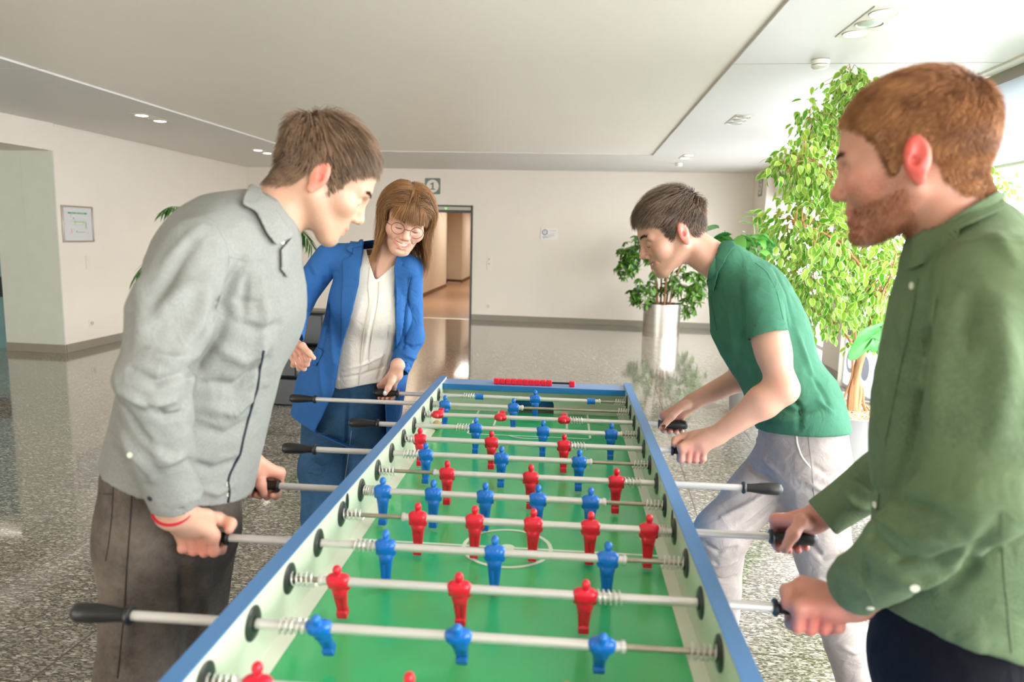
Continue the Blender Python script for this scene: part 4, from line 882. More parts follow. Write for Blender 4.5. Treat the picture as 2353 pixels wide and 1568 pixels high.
def patch(B, poly, off, th, name, m, parent, step=5, edge=None, round_=0):
    # a cloth piece with the outline poly (as seen in the photograph) laid on the surface B
    xs = [p[0] for p in poly]; ys = [p[1] for p in poly]; x0, y0 = min(xs), min(ys); nx = int((max(xs)-x0)/step)+2; ny = int((max(ys)-y0)/step)+2
    bm = bmesh.new(); P2 = [Vector((x, y, 0)) for x, y in densify(list(poly)+[poly[0]], step)[:-1]]
    vs = [bm.verts.new(p) for p in P2]; f = bm.faces.new(vs); bmesh.ops.triangulate(bm, faces=[f])
    for _ in range(1):
        for k in range(1, nx): bmesh.ops.bisect_plane(bm, geom=bm.verts[:]+bm.edges[:]+bm.faces[:], plane_co=(x0+k*step*1.01, 0, 0), plane_no=(1, 0, 0))
        for k in range(1, ny): bmesh.ops.bisect_plane(bm, geom=bm.verts[:]+bm.edges[:]+bm.faces[:], plane_co=(0, y0+k*step*1.01, 0), plane_no=(0, 1, 0))
    bm.verts.ensure_lookup_table(); bad = []
    last = None
    for v in bm.verts:
        h, n = hit(B, v.co.x, v.co.y)
        if h is None: bad.append(v); v.co = Vector(last) if last is not None else Vector((0, 0, 0)); continue
        if n@ray(0+1176, 784) > 0: n = -n
        last = h+n*off; v.co = Vector(last)
    if bad: bmesh.ops.delete(bm, geom=bad, context='VERTS')
    bmesh.ops.recalc_face_normals(bm, faces=bm.faces)
    me = bpy.data.meshes.new(name); bm.to_mesh(me); bm.free(); me.materials.append(m); me.shade_smooth(); o = bpy.data.objects.new(name, me); COL.objects.link(o); o.parent = parent
    sm = o.modifiers.new('sm', 'SMOOTH'); sm.factor = .5; sm.iterations = 4
    s = o.modifiers.new('so', 'SOLIDIFY'); s.thickness = th; s.offset = 0; return o
def seam(B, pts, r, name, m, parent, off=0.0):
    L = []
    for p in densify(pts, 5):
        h, n = hit(B, *p)
        if h is not None: L.append(h+n*off*(1 if n@CF < 0 else -1))
    if len(L) < 3: return None
    L = np.array(L)
    for _ in range(3): L[1:-1] = (L[:-2]+2*L[1:-1]+L[2:])/4
    return MB().tube(L, r, 5).build(name, m, parent)
def button(B, p, r, name, m, parent):
    h, n = hit(B, *p)
    if h is None: return
    if n@CF > 0: n = -n
    return MB().lathe([(r*.9, -.0004), (r, .0006), (r*.9, .0014), (r*.5, .0010), (.0001, .0010)], h+n*.0006, n, 16).build(name, m, parent)
# ---------------------------------------------------------- skin
def skin_mat(name, base, red, lip, beard, bh=0):
    t = NT(name); b = t.n('ShaderNodeBsdfPrincipled'); b.inputs['Roughness'].default_value = .48; b.inputs['Subsurface Weight'].default_value = .25; b.inputs['Subsurface Radius'].default_value = (1, .3, .15); b.inputs['Subsurface Scale'].default_value = .008
    tc = t.n('ShaderNodeTexCoord'); nz = t.n('ShaderNodeTexNoise', i_Scale=18.0, i_Detail=4.0); t.l(tc.outputs['Object'], nz.inputs['Vector'])
    c = lin(base); c1 = [x*.93 for x in c[:3]]+[1]; c2 = [min(1, x*1.05) for x in c[:3]]+[1]; col = t.ramp(nz.outputs[0], [(.3, c1), (.7, c2)])
    for nm, cc in (('blush', red), ('beard', beard), ('lip', lip), ('nail', 'EBC4B4')):
        a = t.n('ShaderNodeAttribute', attribute_name=nm); f = a.outputs['Fac']
        if nm == 'beard': n3 = t.n('ShaderNodeTexNoise', i_Scale=420.0, i_Detail=1.0); t.l(tc.outputs['Object'], n3.inputs['Vector']); f = t.math('MULTIPLY', f, t.ramp(n3.outputs[0], [(.35, (.45, .45, .45, 1)), (.6, (1, 1, 1, 1))]))
        col = t.mix(f, col, lin(cc))
    t.l(col, b.inputs['Base Color']); n2 = t.n('ShaderNodeTexNoise', i_Scale=260.0, i_Detail=2.0); t.l(tc.outputs['Object'], n2.inputs['Vector']); bp = t.n('ShaderNodeBump', i_Strength=.12, i_Distance=.001); t.l(n2.outputs[0], bp.inputs['Height']); t.l(bp.outputs[0], b.inputs['Normal']); t.l(b.outputs[0], t.out.inputs[0]); return t.m
def head_sdf(smile=0, jaw=1.0, nose=1.0, fem=0, h=.0019, necklen=.14, neckdir=(0, -.35, -1), neckr=.058, mouth_open=0):
    s = SDF((-.105, -.21, -.25), (.10, .135, .135), h)
    s.ell((0, -.014, .034), (.0755, .096, .086), k=.01); s.ell((0, .02, .045), (.066, .070, .064), k=.03)
    s.ell((0, .030, -.022), (.061*jaw, .064, .082), k=.03)
    for x in (-1, 1):
        s.cap((x*.056*jaw, -.004, -.045), (x*.022, .068, -.094), .020, .016, k=.025)
        s.ell((x*.043, .058, -.022), (.022, .022, .020), k=.022)
        s.cap((x*.012, .088, .020), (x*.042, .074, .018), .009, .008, k=.016)
    s.ell((0, .074, -.098), (.021, .020, .017), k=.022); s.ell((0, .072, -.064), (.030, .022, .028), k=.02)
    n = np.array(neckdir, float); n /= np.linalg.norm(n); nb = np.array([0, -.030, -.045]); s.cap(nb, nb+n*(necklen+.08), neckr*.93, neckr*1.1, k=.022)
    for x in (-1, 1): s.cap((x*.045, -.03, -.04), nb+n*necklen+np.array([x*.02, .035, 0]), .012, .012, k=.02)
    # eye sockets, eyeballs with lowered lids
    for x in (-1, 1):
        s.ell((x*.031, .095, .000), (.018, .016, .0125), k=.012, op='s')
        s.ell((x*.031, .0765, -.002), (.0135, .0125, .0118), k=.004); s.cap((x*.020, .0865, -.006), (x*.042, .081, -.006), .0022, k=.003)
        s.cap((x*.019, .0885, -.0095), (x*.043, .080, -.0085), .0016, .0014, k=.003, op='s') if smile else None
    # nose
    s.cap((0, .0845, .030), (0, .0890, .012), .0095, .0088, k=.014); s.cap((0, .0880, .012), (0, .1055*(.985 if fem else 1), -.026), .0075, .0098*nose, k=.010); s.ell((0, .1065+.003*(nose-1), -.0305), (.0108, .0105, .0098), k=.007)
    for x in (-1, 1): s.ell((x*.0125, .098, -.0355), (.0075, .0095, .0075), k=.005); s.ell((x*.0068, .1045, -.0425), (.0034, .0055, .004), k=.002, op='s')
    # mouth
    w_ = .024+.009*smile; up = .008*smile
    for x in (-1, 1):
        s.cap((0, .0925, -.0600), (x*w_, .0805, -.0615+up), .0062 if not fem else .0068, .003, k=.005); s.cap((0, .0905, -.0735-.004*mouth_open), (x*w_*.9, .0795, -.0655+up), .0066 if not fem else .0075, .003, k=.005)
        if smile: s.ell((x*.042, .062, -.032), (.018, .019, .018), k=.022); s.cap((x*.022, .092, -.040), (x*.038, .077, -.064), .0016, .0012, k=.006, op='s')
    for x in (-1, 1): s.cap((0, .0985, -.0665), (x*w_*.96, .0855, -.0635+up), .0018+.0055*mouth_open, .0010, k=.002, op='s')
    s.cap((-.012, .0955, -.0855), (.012, .0955, -.0855), .0035, k=.008, op='s')
    # ears
    for x in (-1, 1):
        R = Euler((.12, 0, x*-.42)).to_matrix(); Rn = np.array(R); c = np.array([x*.079, -.012, -.004])
        s.ell(c, (.0085, .0185, .0315), Rn, k=.004); s.ell(c+np.array([x*.003, .001, -.028]), (.006, .010, .012), k=.005)
        s.ell(c+Rn@np.array([x*.0090, .001, .008]), (.0048, .0085, .0150), Rn, k=.004, op='s'); s.ell(c+Rn@np.array([x*.0075, .005, -.005]), (.0075, .0060, .0085), Rn, k=.003, op='s')
    return s
def head_attr(V, beard=0, blush=.3, smile=0, fem=0, jawz=-.03):
    x, y, z = np.abs(V[:, 0]), V[:, 1], V[:, 2]; up = .008*smile; w_ = .024+.009*smile
    lipc = -.0665+up*np.clip(x/w_, 0, 1)**1.5; lip = smoothz(-np.abs(z-lipc)/.0105+1, .0, .35)*smoothz(w_+.001-x, 0, .004)*(y > .07)
    bl = blush*(np.exp(-(((x-.045)/.018)**2+((y-.06)/.03)**2+((z+.025)/.02)**2))+.9*np.exp(-((x/.014)**2+((y-.108)/.012)**2+((z+.034)/.014)**2)))+np.clip((x-.0765)/.006, 0, 1)*np.exp(-((y+.012)/.03)**2-((z+.004)/.04)**2)*(.75+blush)
    bd = beard*smoothz(-(z-(-.032-.10*(x-.0)+.55*np.clip(x-.045, 0, 1)*2)), -.008, .018)*smoothz(y, -.015, .02)*smoothz(z, -.125, -.10)*(1-lip) if beard else np.zeros(len(V))
    return {'lip': lip*.6, 'blush': np.clip(bl, 0, .9), 'beard': np.clip(bd, 0, .9), 'nail': np.zeros(len(V))}
def frame_dir(fx, fy, pitch, roll=0):
    f = np.array([fx, fy, 0.]); f /= np.linalg.norm(f); r = np.array([f[1], -f[0], 0]); u = np.array([0, 0, 1.])
    p = math.radians(pitch); f2 = f*math.cos(p)-u*math.sin(p); u2 = np.cross(r, f2); q = math.radians(roll); r3 = r*math.cos(q)+u2*math.sin(q); u3 = -r*math.sin(q)+u2*math.cos(q); return np.stack([r3, f2, u3], 1)
# ---------------------------------------------------------- hands
RODD = {'y': None}
def rp(C, ax, a, th, R): # a point around the rod: a along the axis, th degrees (0 = towards the viewer, 90 = up), R from the axis
    t = math.radians(th); return np.array(C)+np.array(ax)*a+R*(np.array([0, -1, 0])*math.cos(t)+np.array([0, 0, 1])*math.sin(t))
FR = [.0098, .0090, .0083, .0070]
def finger(s, J, sc=1.0, k=.0035):
    for i in range(len(J)-1): s.cap(J[i], J[i+1], FR[i]*sc, FR[i+1]*sc, k=k if i else .006)
    for i in range(1, len(J)-1): s.ell(J[i], FR[i]*sc*1.06, k=.003)
def grip(s, wrist, C, ax, th0, sgn, thumb, sc=1.0, a0=0, spread=.0195, sweep=(0, 62, 122, 172), Rk=.034, kn_shift=None):
    # ax points from the little finger to the index finger along the rod
    ax = np.array(ax, float); tips = []
    for i, a in enumerate((1.5, .5, -.5, -1.5)):
        L = (1.0, 1.08, 1.0, .82)[i]; o = a0+a*spread*sc
        J = [rp(C, ax, o, th0, Rk*sc), rp(C, ax, o, th0+sgn*sweep[1]*L, .031*sc), rp(C, ax, o*.98, th0+sgn*sweep[2]*L, .0262*sc), rp(C, ax, o*.98, th0+sgn*sweep[3]*L, .0245*sc)]
        if kn_shift is not None: J[0] = J[0]+np.array(kn_shift)
        finger(s, J, sc); tips.append(J)
        off = (a*.010*sc)*ax
        s.cap(wrist+off, J[0], .0155*sc, .0108*sc, k=.012)
    s.cap(wrist, (tips[1][0]+tips[2][0])/2*.6+wrist*.4, .021*sc, .019*sc, k=.015)
    T = [np.array(p) for p in thumb]; R = [.0150, .0125, .0112, .0088]
    for i in range(len(T)-1): s.cap(T[i], T[i+1], R[i]*sc, R[i+1]*sc, k=.008)
    s.cap(T[0]*.4+T[1]*.6, tips[0][0], .0115*sc, .0095*sc, k=.012)
    return tips
def limb(s, pts, rad, k=.02, sc=None, U=None):
    for i in range(len(pts)-1): s.cap(pts[i], pts[i+1], rad[i], rad[i+1], k=k, sc=sc, U=U)
def bbox(pts, m): P = np.array(pts); return P.min(0)-m, P.max(0)+m
# ---------------------------------------------------------- hair
def hair_mat(name, c0, c1, rough=.42):
    t = NT(name); b = t.n('ShaderNodeBsdfPrincipled'); b.inputs['Roughness'].default_value = rough; a = t.n('ShaderNodeAttribute', attribute_name='rnd'); col = t.ramp(a.outputs['Fac'], [(0, lin(c0)), (1, lin(c1))]); t.l(col, b.inputs['Base Color'])
    b.inputs['Specular IOR Level'].default_value = .35; t.l(b.outputs[0], t.out.inputs[0]); return t.m
def hair(name, roots, nrm, dirf, lenf, R, T, m, parent, rng, w=.0009, seg=6, cap=None, clump=.0, lift=.15, headc=(0, -.012, .03), headr=(.078, .098, .09), grav=0.0, curl=0, jit=.25, capm=None, wtip=.15, vol=.12, front=.35, low_lift=.4, resp=.45, crnd=.15, hug=0, tipg=0):
    n = len(roots); P = roots.copy(); L = lenf(roots)*rng.uniform(.75, 1.1, n); d = dirf(P, nrm)+rng.normal(0, jit, (n, 3)); d /= np.linalg.norm(d, axis=1)[:, None]
    lay = rng.random(n); pts = [P]; hc = np.array(headc); hr = np.maximum(np.array(headr, float), 1e-3); ph = rng.random(n)*6.28
    lf = lift+.9*smoothz(-roots[:, 2], .015, .05)[:, None]*(roots[:, 1:2] < -.02)*low_lift; dd = nrm*lf+d; dd /= np.linalg.norm(dd, axis=1)[:, None]
    for i in range(seg):
        P = P+dd*(L/seg)[:, None]; q = (P-hc)/hr; rr = np.linalg.norm(q, axis=1); lim = 1+vol*lay*smoothz(P[:, 2], -.02, .09)*(1-front*smoothz(P[:, 1], .03, .085))*min(1, (i+1)/3)+.03*lay; inn = rr < lim; P[inn] = hc+(q[inn]/rr[inn][:, None])*hr*lim[inn][:, None]; pts.append(P)
        nn_ = (P-hc)/hr**2; nn_ /= np.linalg.norm(nn_, axis=1)[:, None]+1e-9; near = (1-smoothz(np.linalg.norm((P-hc)/hr, axis=1), 1.15, 1.5))[:, None]*hug*smoothz(P[:, 2], -.045, .015)[:, None]
        t2 = dirf(P, nrm); t2 /= np.linalg.norm(t2, axis=1)[:, None]+1e-9; dd = dd*(1-resp)+t2*resp+np.array([0, 0, -grav])+(curl*np.stack([np.sin(ph+i*1.3), np.cos(ph+i*1.1), np.zeros(n)], 1) if curl else 0); dd = dd-nn_*np.maximum(0, (dd*nn_).sum(1))[:, None]*near; dd /= np.linalg.norm(dd, axis=1)[:, None]
    Q = np.stack(pts, 1)                                   # n, seg+1, 3
    tg = np.gradient(Q, axis=1); tg /= np.linalg.norm(tg, axis=2)[:, :, None]+1e-9; ref = (Q-hc); sd = np.cross(tg, ref); sd /= np.linalg.norm(sd, axis=2)[:, :, None]+1e-9; ot = np.cross(sd, tg)
    W = w*(1-np.linspace(0, 1, seg+1)**2*(1-wtip)); rings = [Q+sd*W[None, :, None], Q+ot*(W*.7)[None, :, None], Q-sd*W[None, :, None]]
    V = np.stack(rings, 2); V = V.reshape(n, -1, 3); k = (seg+1)*3; F = []
    for i in range(seg):
        for j in range(3): F.append((i*3+j, i*3+(j+1) % 3, (i+1)*3+(j+1) % 3, (i+1)*3+j))
    F = np.array(F)[None]+(np.arange(n)*k)[:, None, None]; V = V.reshape(-1, 3)@R.T+T; F = F.reshape(-1, 4); cl = np.clip(vnoise(roots, 55.0, 3)*.75+rng.random(n)*.35-.05, 0, 1); rn = np.repeat(cl, k); rn = rn*(1-tipg)+tipg*np.tile(np.repeat(np.linspace(0, 1, seg+1), 3), n)
    if cap is not None:
        CV, CF_ = cap; o_ = len(V); V = np.concatenate([V, CV@R.T+T]); F = np.concatenate([F, CF_+o_]); rn = np.concatenate([rn, crnd*np.ones(len(CV))])
    return mesh_obj(name, V, F, m, parent, {'rnd': rn})
def scalp(V, F, mask, n, rng, wtop=0):
    c = V[F].mean(1); nn = np.cross(V[F[:, 2]]-V[F[:, 0]], V[F[:, 3]]-V[F[:, 1]]); ar = np.linalg.norm(nn, axis=1)/2; nn = nn/(2*ar[:, None]+1e-12); ok = mask(c); pr_ = ar*ok*(1+wtop*smoothz(c[:, 2], .07, .11)); pr_ /= pr_.sum(); ix = rng.choice(len(c), n, p=pr_)
    w_ = rng.dirichlet((1, 1, 1, 1), n); return (V[F[ix]]*w_[:, :, None]).sum(1), nn[ix]
def Hline(xs, zs): return lambda y: np.interp(y, xs, zs)
HY = [-.125, -.09, -.06, -.038, -.028, -.006, .004, .016, .022, .036, .055, .075, .10]; HZ = [-.070, -.072, -.064, -.040, .02, .034, .0, -.022, -.02, .03, .052, .068, .080]
def cap_mesh(mask, off=.0015, h=.003, extra=()):
    s = SDF((-.11, -.14, -.14), (.11, .13, .16), h); s.ell((0, -.014, .034), (.0755+off, .096+off, .086+off), k=.01); s.ell((0, .02, .045), (.066+off, .070+off, .064+off), k=.03); 
    for e in extra: s.ell(*e)
    V, F = s.mesh(1); keep = mask(V[F].mean(1)); return V, F[keep]
def headcap(V, F, mask, off=.0022):
    k = mask(V[F].mean(1)); N = normals(V, F); return V+N*off, F[k]
def smooth_edge(V, F, it=8):
    E_ = np.sort(np.concatenate([F[:, [i, (i+1) % 4]] for i in range(4)]), axis=1); u, c = np.unique(E_, axis=0, return_counts=True); b = u[c == 1]; V = V.copy(); ix = np.unique(b)
    for _ in range(it):
        S = np.zeros_like(V); n = np.zeros(len(V)); np.add.at(S, b[:, 0], V[b[:, 1]]); np.add.at(S, b[:, 1], V[b[:, 0]]); np.add.at(n, b.ravel(), 1); V[ix] = V[ix]*.4+.6*S[ix]/n[ix][:, None]
    return V
def join(parts):
    V = []; F = []; A = {'lip': [], 'blush': [], 'beard': [], 'nail': []}; o = 0
    for v, f, a in parts:
        V.append(v); F.append(f+o); o += len(v)
        for k in A: A[k].append(a[k] if a is not None and k in a else np.zeros(len(v)))
    return np.concatenate(V), np.concatenate(F), {k: np.concatenate(x) for k, x in A.items()}
def brows(parent, R, T, m, name='eyebrow', xs=((-1), 1), th=1.0, z0=.021, HM=None):
    for x in xs:
        rg_ = np.random.default_rng(3); n = 170; u = rg_.random(n); rt = np.stack([x*(.014+.034*u), .0945-.020*u**1.5, z0+.005*np.sin(PI*u*.9)+rg_.normal(0, .0016*th, n)], 1); nr_ = np.tile([0, 1., .2], (n, 1))
        if HM is not None:
            BH = bvh(*HM)
            for i_ in range(n):
                h_ = BH.ray_cast(Vector((rt[i_][0], .2, rt[i_][2])), Vector((0, -1, 0)))
                if h_[0] is not None: rt[i_] = np.array(h_[0])+[0, .0006, 0]
        hair(name, rt, nr_, lambda p, q: np.tile([x*.9, -.25, .15], (len(p), 1)), lambda p: np.full(len(p), .008), R, T, m, parent, rg_, w=.00045, seg=3, headr=(.0, .0, .0), lift=.3)
def skinblush(V, amt, ctr, r): return amt*np.exp(-(np.linalg.norm(V-ctr, axis=1)/r)**2)
m_btn = mat('shirt_button', 'D8D6BE', .35)
def fabric(name, c, var=.05, stripe=None, bump=.25, sheen=0, rough=.85, big=0, c2=None):
    t = NT(name); b = t.n('ShaderNodeBsdfPrincipled'); b.inputs['Roughness'].default_value = rough; b.inputs['Specular IOR Level'].default_value = .2
    tc = t.n('ShaderNodeTexCoord'); P = tc.outputs['Object']; nz = t.n('ShaderNodeTexNoise', i_Scale=14.0, i_Detail=6.0, i_Roughness=.65); t.l(P, nz.inputs['Vector']); cc = lin(c)
    lo = [x*(1-var) for x in cc[:3]]+[1]; hi = [min(1, x*(1+var)) for x in cc[:3]]+[1]; col = t.ramp(nz.outputs[0], [(.3, lo), (.7, hi)])
    n2 = t.n('ShaderNodeTexNoise', i_Scale=700.0, i_Detail=1.0); mp = t.n('ShaderNodeMapping'); mp.inputs['Scale'].default_value = (1, 1, .25); t.l(P, mp.inputs[0]); t.l(mp.outputs[0], n2.inputs['Vector'])
    if stripe: col = t.mix(t.math('MULTIPLY', t.ramp(n2.outputs[0], [(.45, (0, 0, 0, 1)), (.6, (1, 1, 1, 1))]), .35), col, lin(stripe))
    if c2: n4 = t.n('ShaderNodeTexNoise', i_Scale=6.0, i_Detail=5.0, i_Roughness=.7); t.l(P, n4.inputs['Vector']); col = t.mix(t.ramp(n4.outputs[0], [(.45, (0, 0, 0, 1)), (.68, (1, 1, 1, 1))]), col, lin(c2))
    t.l(col, b.inputs['Base Color'])
    if sheen: b.inputs['Sheen Weight'].default_value = sheen
    bp = t.n('ShaderNodeBump', i_Strength=bump, i_Distance=.0006); t.l(n2.outputs[0], bp.inputs['Height'])
    n5 = t.n('ShaderNodeTexNoise', i_Scale=16.0, i_Detail=3.0, i_Roughness=.55, i_Distortion=1.2); t.l(P, n5.inputs['Vector']); b5 = t.n('ShaderNodeBump', i_Strength=.45, i_Distance=.012); t.l(n5.outputs[0], b5.inputs['Height']); t.l(b5.outputs[0], bp.inputs['Normal'])
    t.l(bp.outputs[0], b.inputs['Normal']); t.l(b.outputs[0], t.out.inputs[0]); return t.m
def cutline(S, a, b, t, side='below', tb=None):
    A_, B_ = at(*a, t), at(*b, tb or t); n = np.cross(B_-A_, CF); n /= np.linalg.norm(n)
    if (n[2] > 0) == (side == 'below'): n = -n
    S.plane(A_, n); return S
def sgrid(pts, m, h): lo, hi = bbox(pts, m); return SDF(lo, hi, h)
def place_head(R, earx, px, py, t): return at(px, py, t)-R@np.array([earx*.079, -.012, -.004])
def in_poly(X, Y, poly):
    c = np.zeros(len(X), bool); n = len(poly)
    for i in range(n):
        x1, y1 = poly[i]; x2, y2 = poly[(i+1) % n]; k = ((y1 > Y) != (y2 > Y)) & (X < (x2-x1)*(Y-y1)/(y2-y1+1e-12)+x1); c ^= k
    return c
def pjv(V): d = V-CAM; w_ = d@CF; return 1176.5+FPX*(d@CR)/w_, 784-FPX*(d@CU)/w_
def flow(crown, fwd=0., down=.0, hc=(0, -.012, .03), hr=(.078, .098, .09), side=0):
    crown = np.array(crown); hc = np.array(hc); hr = np.array(hr)
    def f(P, n):
        v = P-crown; v[:, 1] += fwd; v[:, 2] -= down; v[:, 0] += side; nn = (P-hc)/hr**2; nn /= np.linalg.norm(nn, axis=1)[:, None]+1e-9; v = v-nn*(v*nn).sum(1)[:, None]; v = v/(np.linalg.norm(v, axis=1)[:, None]+1e-6); lw_ = (smoothz(-P[:, 2], -.02, .025)*smoothz(-P[:, 1], .0, .03))[:, None]; return v*(1-lw_)+np.array([0, -.30, -1.])*lw_
    return f
def shoe(name, toe, heel, m, parent):
    s = sgrid([toe, heel], .09, .005); d = (toe-heel)/np.linalg.norm(toe-heel); s.cap(heel+[0, 0, .04], toe+[0, 0, .03], .042, .034, k=.02); s.cap(heel+[0, 0, .07], heel+d*.06+[0, 0, .06], .04, k=.02); s.plane((0, 0, .0), (0, 0, -1)); V, F = s.mesh(1); return mesh_obj(name, V, F, m, parent)
def base_empty(o): return o
def person(V, F, A_, skin, foot, label):
    # the body is one mesh whose origin sits on the floor between the feet
    o = mesh_obj('person', V-foot, F, skin, None, A_); o.location = foot; tag(o, label, 'person'); return o
class Rel:   # children keep world coordinates and are re-based afterwards
    pass
def rebase(root, foot):
    for o in list(root.children_recursive):
        if o.parent is root: o.matrix_parent_inverse = Matrix.Translation(-Vector(foot))
# ============================================================ A: man in the grey shirt
def person_A():
    R = frame_dir(.906, .42, 33, -3); T = place_head(R, 1, 735, 403, 1.41)
    nb = T+R@np.array([0, -.03, -.045]); NB = at(585, 565, 1.45); nd = R.T@(NB-nb)
    hs = head_sdf(jaw=.98, neckdir=nd, necklen=np.linalg.norm(nd), neckr=.058); HV, HF = hs.mesh(1); HA = head_attr(HV, beard=.12, blush=.10)
    W = HV@R.T+T
    # limbs
    Cr = np.array([-.585, -1.35, RODZ]); Cl = np.array([-.600, -1.05, RODZ]); wr = at(396, 1182, 1.315); wl = at(574, 1062, 1.70)
    s = sgrid([wr, Cr, at(400, 1120, 1.27)], .075, .0017)
    s.cap(at(392, 1090, 1.25), wr, .034, .025, k=.01); s.cap(at(392, 1120, 1.27), wr, .030, .027, k=.01)
    grip(s, wr, Cr, (1, 0, 0), 28, -1, [wr+np.array([.02, .01, .0]), rp(Cr, (1, 0, 0), .018, 100, .036), rp(Cr, (1, 0, 0), .046, 95, .028), rp(Cr, (1, 0, 0), .052, 60, .027)], 1.06, a0=-.004)
    V1, F1 = s.mesh(1)
    s = sgrid([wl, Cl, at(560, 1000, 1.72)], .07, .0018); s.cap(at(545, 985, 1.73), wl, .036, .026, k=.01)
    grip(s, wl, Cl, (1, 0, 0), 140, 1, [wl+np.array([.012, -.012, -.01]), rp(Cl, (1, 0, 0), -.004, 75, .036), rp(Cl, (1, 0, 0), .006, 25, .028), rp(Cl, (1, 0, 0), .012, -18, .0265)], 1.05)
    V2, F2 = s.mesh(1)
    s = sgrid([NB, at(385, 1100, 1.45)], .25, .009); s.cap(NB+np.array([0, 0, -.03]), at(515, 660, 1.45), .04, .11, k=.03); s.cap(at(515, 690, 1.45), at(400, 1080, 1.54), .11, .10, k=.05); V3, F3 = s.mesh(1)
    foot = np.array([-.78, -1.20, 0]); BV, BF, BA = join([(W, HF, HA), (V1, F1, {'blush': skinblush(V1, .5, Cr+[0, -.03, -.02], .05)}), (V2, F2, {'blush': skinblush(V2, .45, Cl, .06)}), (V3, F3, None)])
    skin = skin_mat('skin_a', 'D0A289', 'E0705F', 'C8796A', '8E6A50'); p = person(BV, BF, BA, skin, foot, 'person with short brown hair in a grey shirt, gripping two rods at left')
    # shirt
    msh = fabric('grey_shirt_cloth', '868681', .04, '9F9F9A'); mnv = mat('navy_trim', '1B2430', .6)
    sh_r, el_r, cu_r = at(452, 585, 1.28), at(352, 872, 1.17), at(403, 1152, 1.285); sh_l, el_l, cu_l = at(612, 610, 1.62), at(520, 850, 1.74), at(569, 1030, 1.70)
    s = sgrid([sh_r, el_r, cu_r, sh_l, at(400, 1090, 1.45), at(360, 700, 1.45), at(620, 700, 1.45)], .19, .0042); U = np.array([.93, .25, -.25])
    s.cap(at(512, 690, 1.47), at(408, 1110, 1.52), .185, .200, k=.05, sc=.76, U=U)
    s.cap(at(505, 620, 1.44), at(512, 700, 1.46), .15, .17, k=.06, sc=.8, U=U)
    s.cap(sh_r, at(575, 560, 1.44), .060, .068, k=.06); s.cap(sh_l, at(590, 560, 1.46), .055, .068, k=.05); s.cap(at(598, 520, 1.44), at(570, 590, 1.45), .062, .075, k=.04)
    s.ell(at(600, 690, 1.5), (.075, .12, .11), k=.05)
    s0 = s; s = sgrid([sh_r, el_r, cu_r], .09, .0038)
    limb(s, [sh_r, (sh_r+el_r)/2+np.array([-.008, 0, 0]), el_r], [.064, .064, .057], k=.035); limb(s, [el_r, (el_r*.45+cu_r*.55)+np.array([-.006, 0, .0]), cu_r], [.057, .051, .043], k=.012)
    s.cap(at(385, 1085, 1.262), cu_r, .0455, .0435, k=.004)
    sR = s; s = sgrid([sh_l, el_l, cu_l], .09, .0042); limb(s, [sh_l, el_l, cu_l], [.06, .055, .042], k=.02); sL = s
    dcr = (cu_r-el_r)/np.linalg.norm(cu_r-el_r); s.plane(cu_r+dcr*.006, dcr, far=1) if False else None
    # trim the cuff ends flat and hollow them
    def cutcap(c, d, r): # remove a disc region beyond c along d
        s.cap(c+d*(r+.004), c+d*(r+.05), r*1.6, k=.002, op='s', sc=1.0)
    s = sR; s.box(cu_r+dcr*.055, (.07, .07, .052), np.stack([*basis(dcr)[:2], dcr], 1), rd=.003, k=.002, op='s'); dcl = (cu_l-at(545, 985, 1.73)); dcl /= np.linalg.norm(dcl); s = sL; s.box(cu_l+dcl*.055, (.055, .055, .05), np.stack([*basis(dcl)[:2], dcl], 1), rd=.003, k=.002, op='s')
    sR.cap(cu_r-dcr*.03, cu_r+dcr*.05, .038, k=.002, op='s'); sL.cap(cu_l-dcl*.03, cu_l+dcl*.05, .036, k=.002, op='s')
    s = s0; cutline(s, (225, 1085), (540, 1175), 1.40, 'below', 1.40)
    st = [([(520, 720), (500, 780), (440, 860), (430, 930)], -.010, .014), ([(545, 690), (590, 700), (620, 690)], -.005, .010), ([(540, 740), (600, 760), (640, 745)], -.006, .012), ([(500, 800), (560, 830), (620, 790)], .006, .016), ([(470, 880), (540, 890), (610, 830)], -.007, .014), ([(480, 940), (540, 950), (590, 900)], .005, .014),
          ([(440, 980), (520, 1000), (580, 960)], -.005, .014), ([(430, 1060), (490, 1080), (540, 1060)], -.006, .010), ([(450, 1120), (500, 1135), (530, 1120)], .004, .008), ([(440, 560), (400, 620), (350, 720)], -.007, .014), ([(560, 600), (520, 680), (480, 740)], -.009, .015), ([(460, 520), (420, 560), (385, 600)], .004, .012),
          ([(345, 810), (390, 830), (440, 820)], .007, .012), ([(300, 850), (360, 880), (420, 860)], -.009, .010), ([(275, 900), (340, 930), (400, 920)], .007, .010), ([(285, 940), (330, 1000), (370, 1040)], -.008, .010), ([(330, 920), (380, 960), (420, 950)], -.006, .008), ([(350, 1020), (390, 1060), (420, 1050)], .005, .010), ([(300, 620), (330, 700), (320, 800)], .004, .02), ([(380, 1080), (350, 1020), (310, 970)], .005, .012), ([(330, 760), (380, 700), (440, 650)], .006, .02), ([(480, 640), (460, 740), (420, 800)], .007, .018), ([(240, 990), (280, 1040), (330, 1090)], -.006, .012), ([(270, 960), (300, 1030), (350, 1100)], .006, .014), ([(600, 640), (610, 740), (590, 840), (570, 920)], .005, .014), ([(570, 640), (560, 720)], -.006, .012)]
    sh, SV, SF = cloth([s0, sR, sL], 'shirt', msh, p, st, [(.0035, 9.0, dict(seed=2)), (.002, 22.0, dict(seed=9))])
    B = bvh(SV, SF); B2 = bvh(*join([(SV, SF, None), (W, HF, None)])[:2])
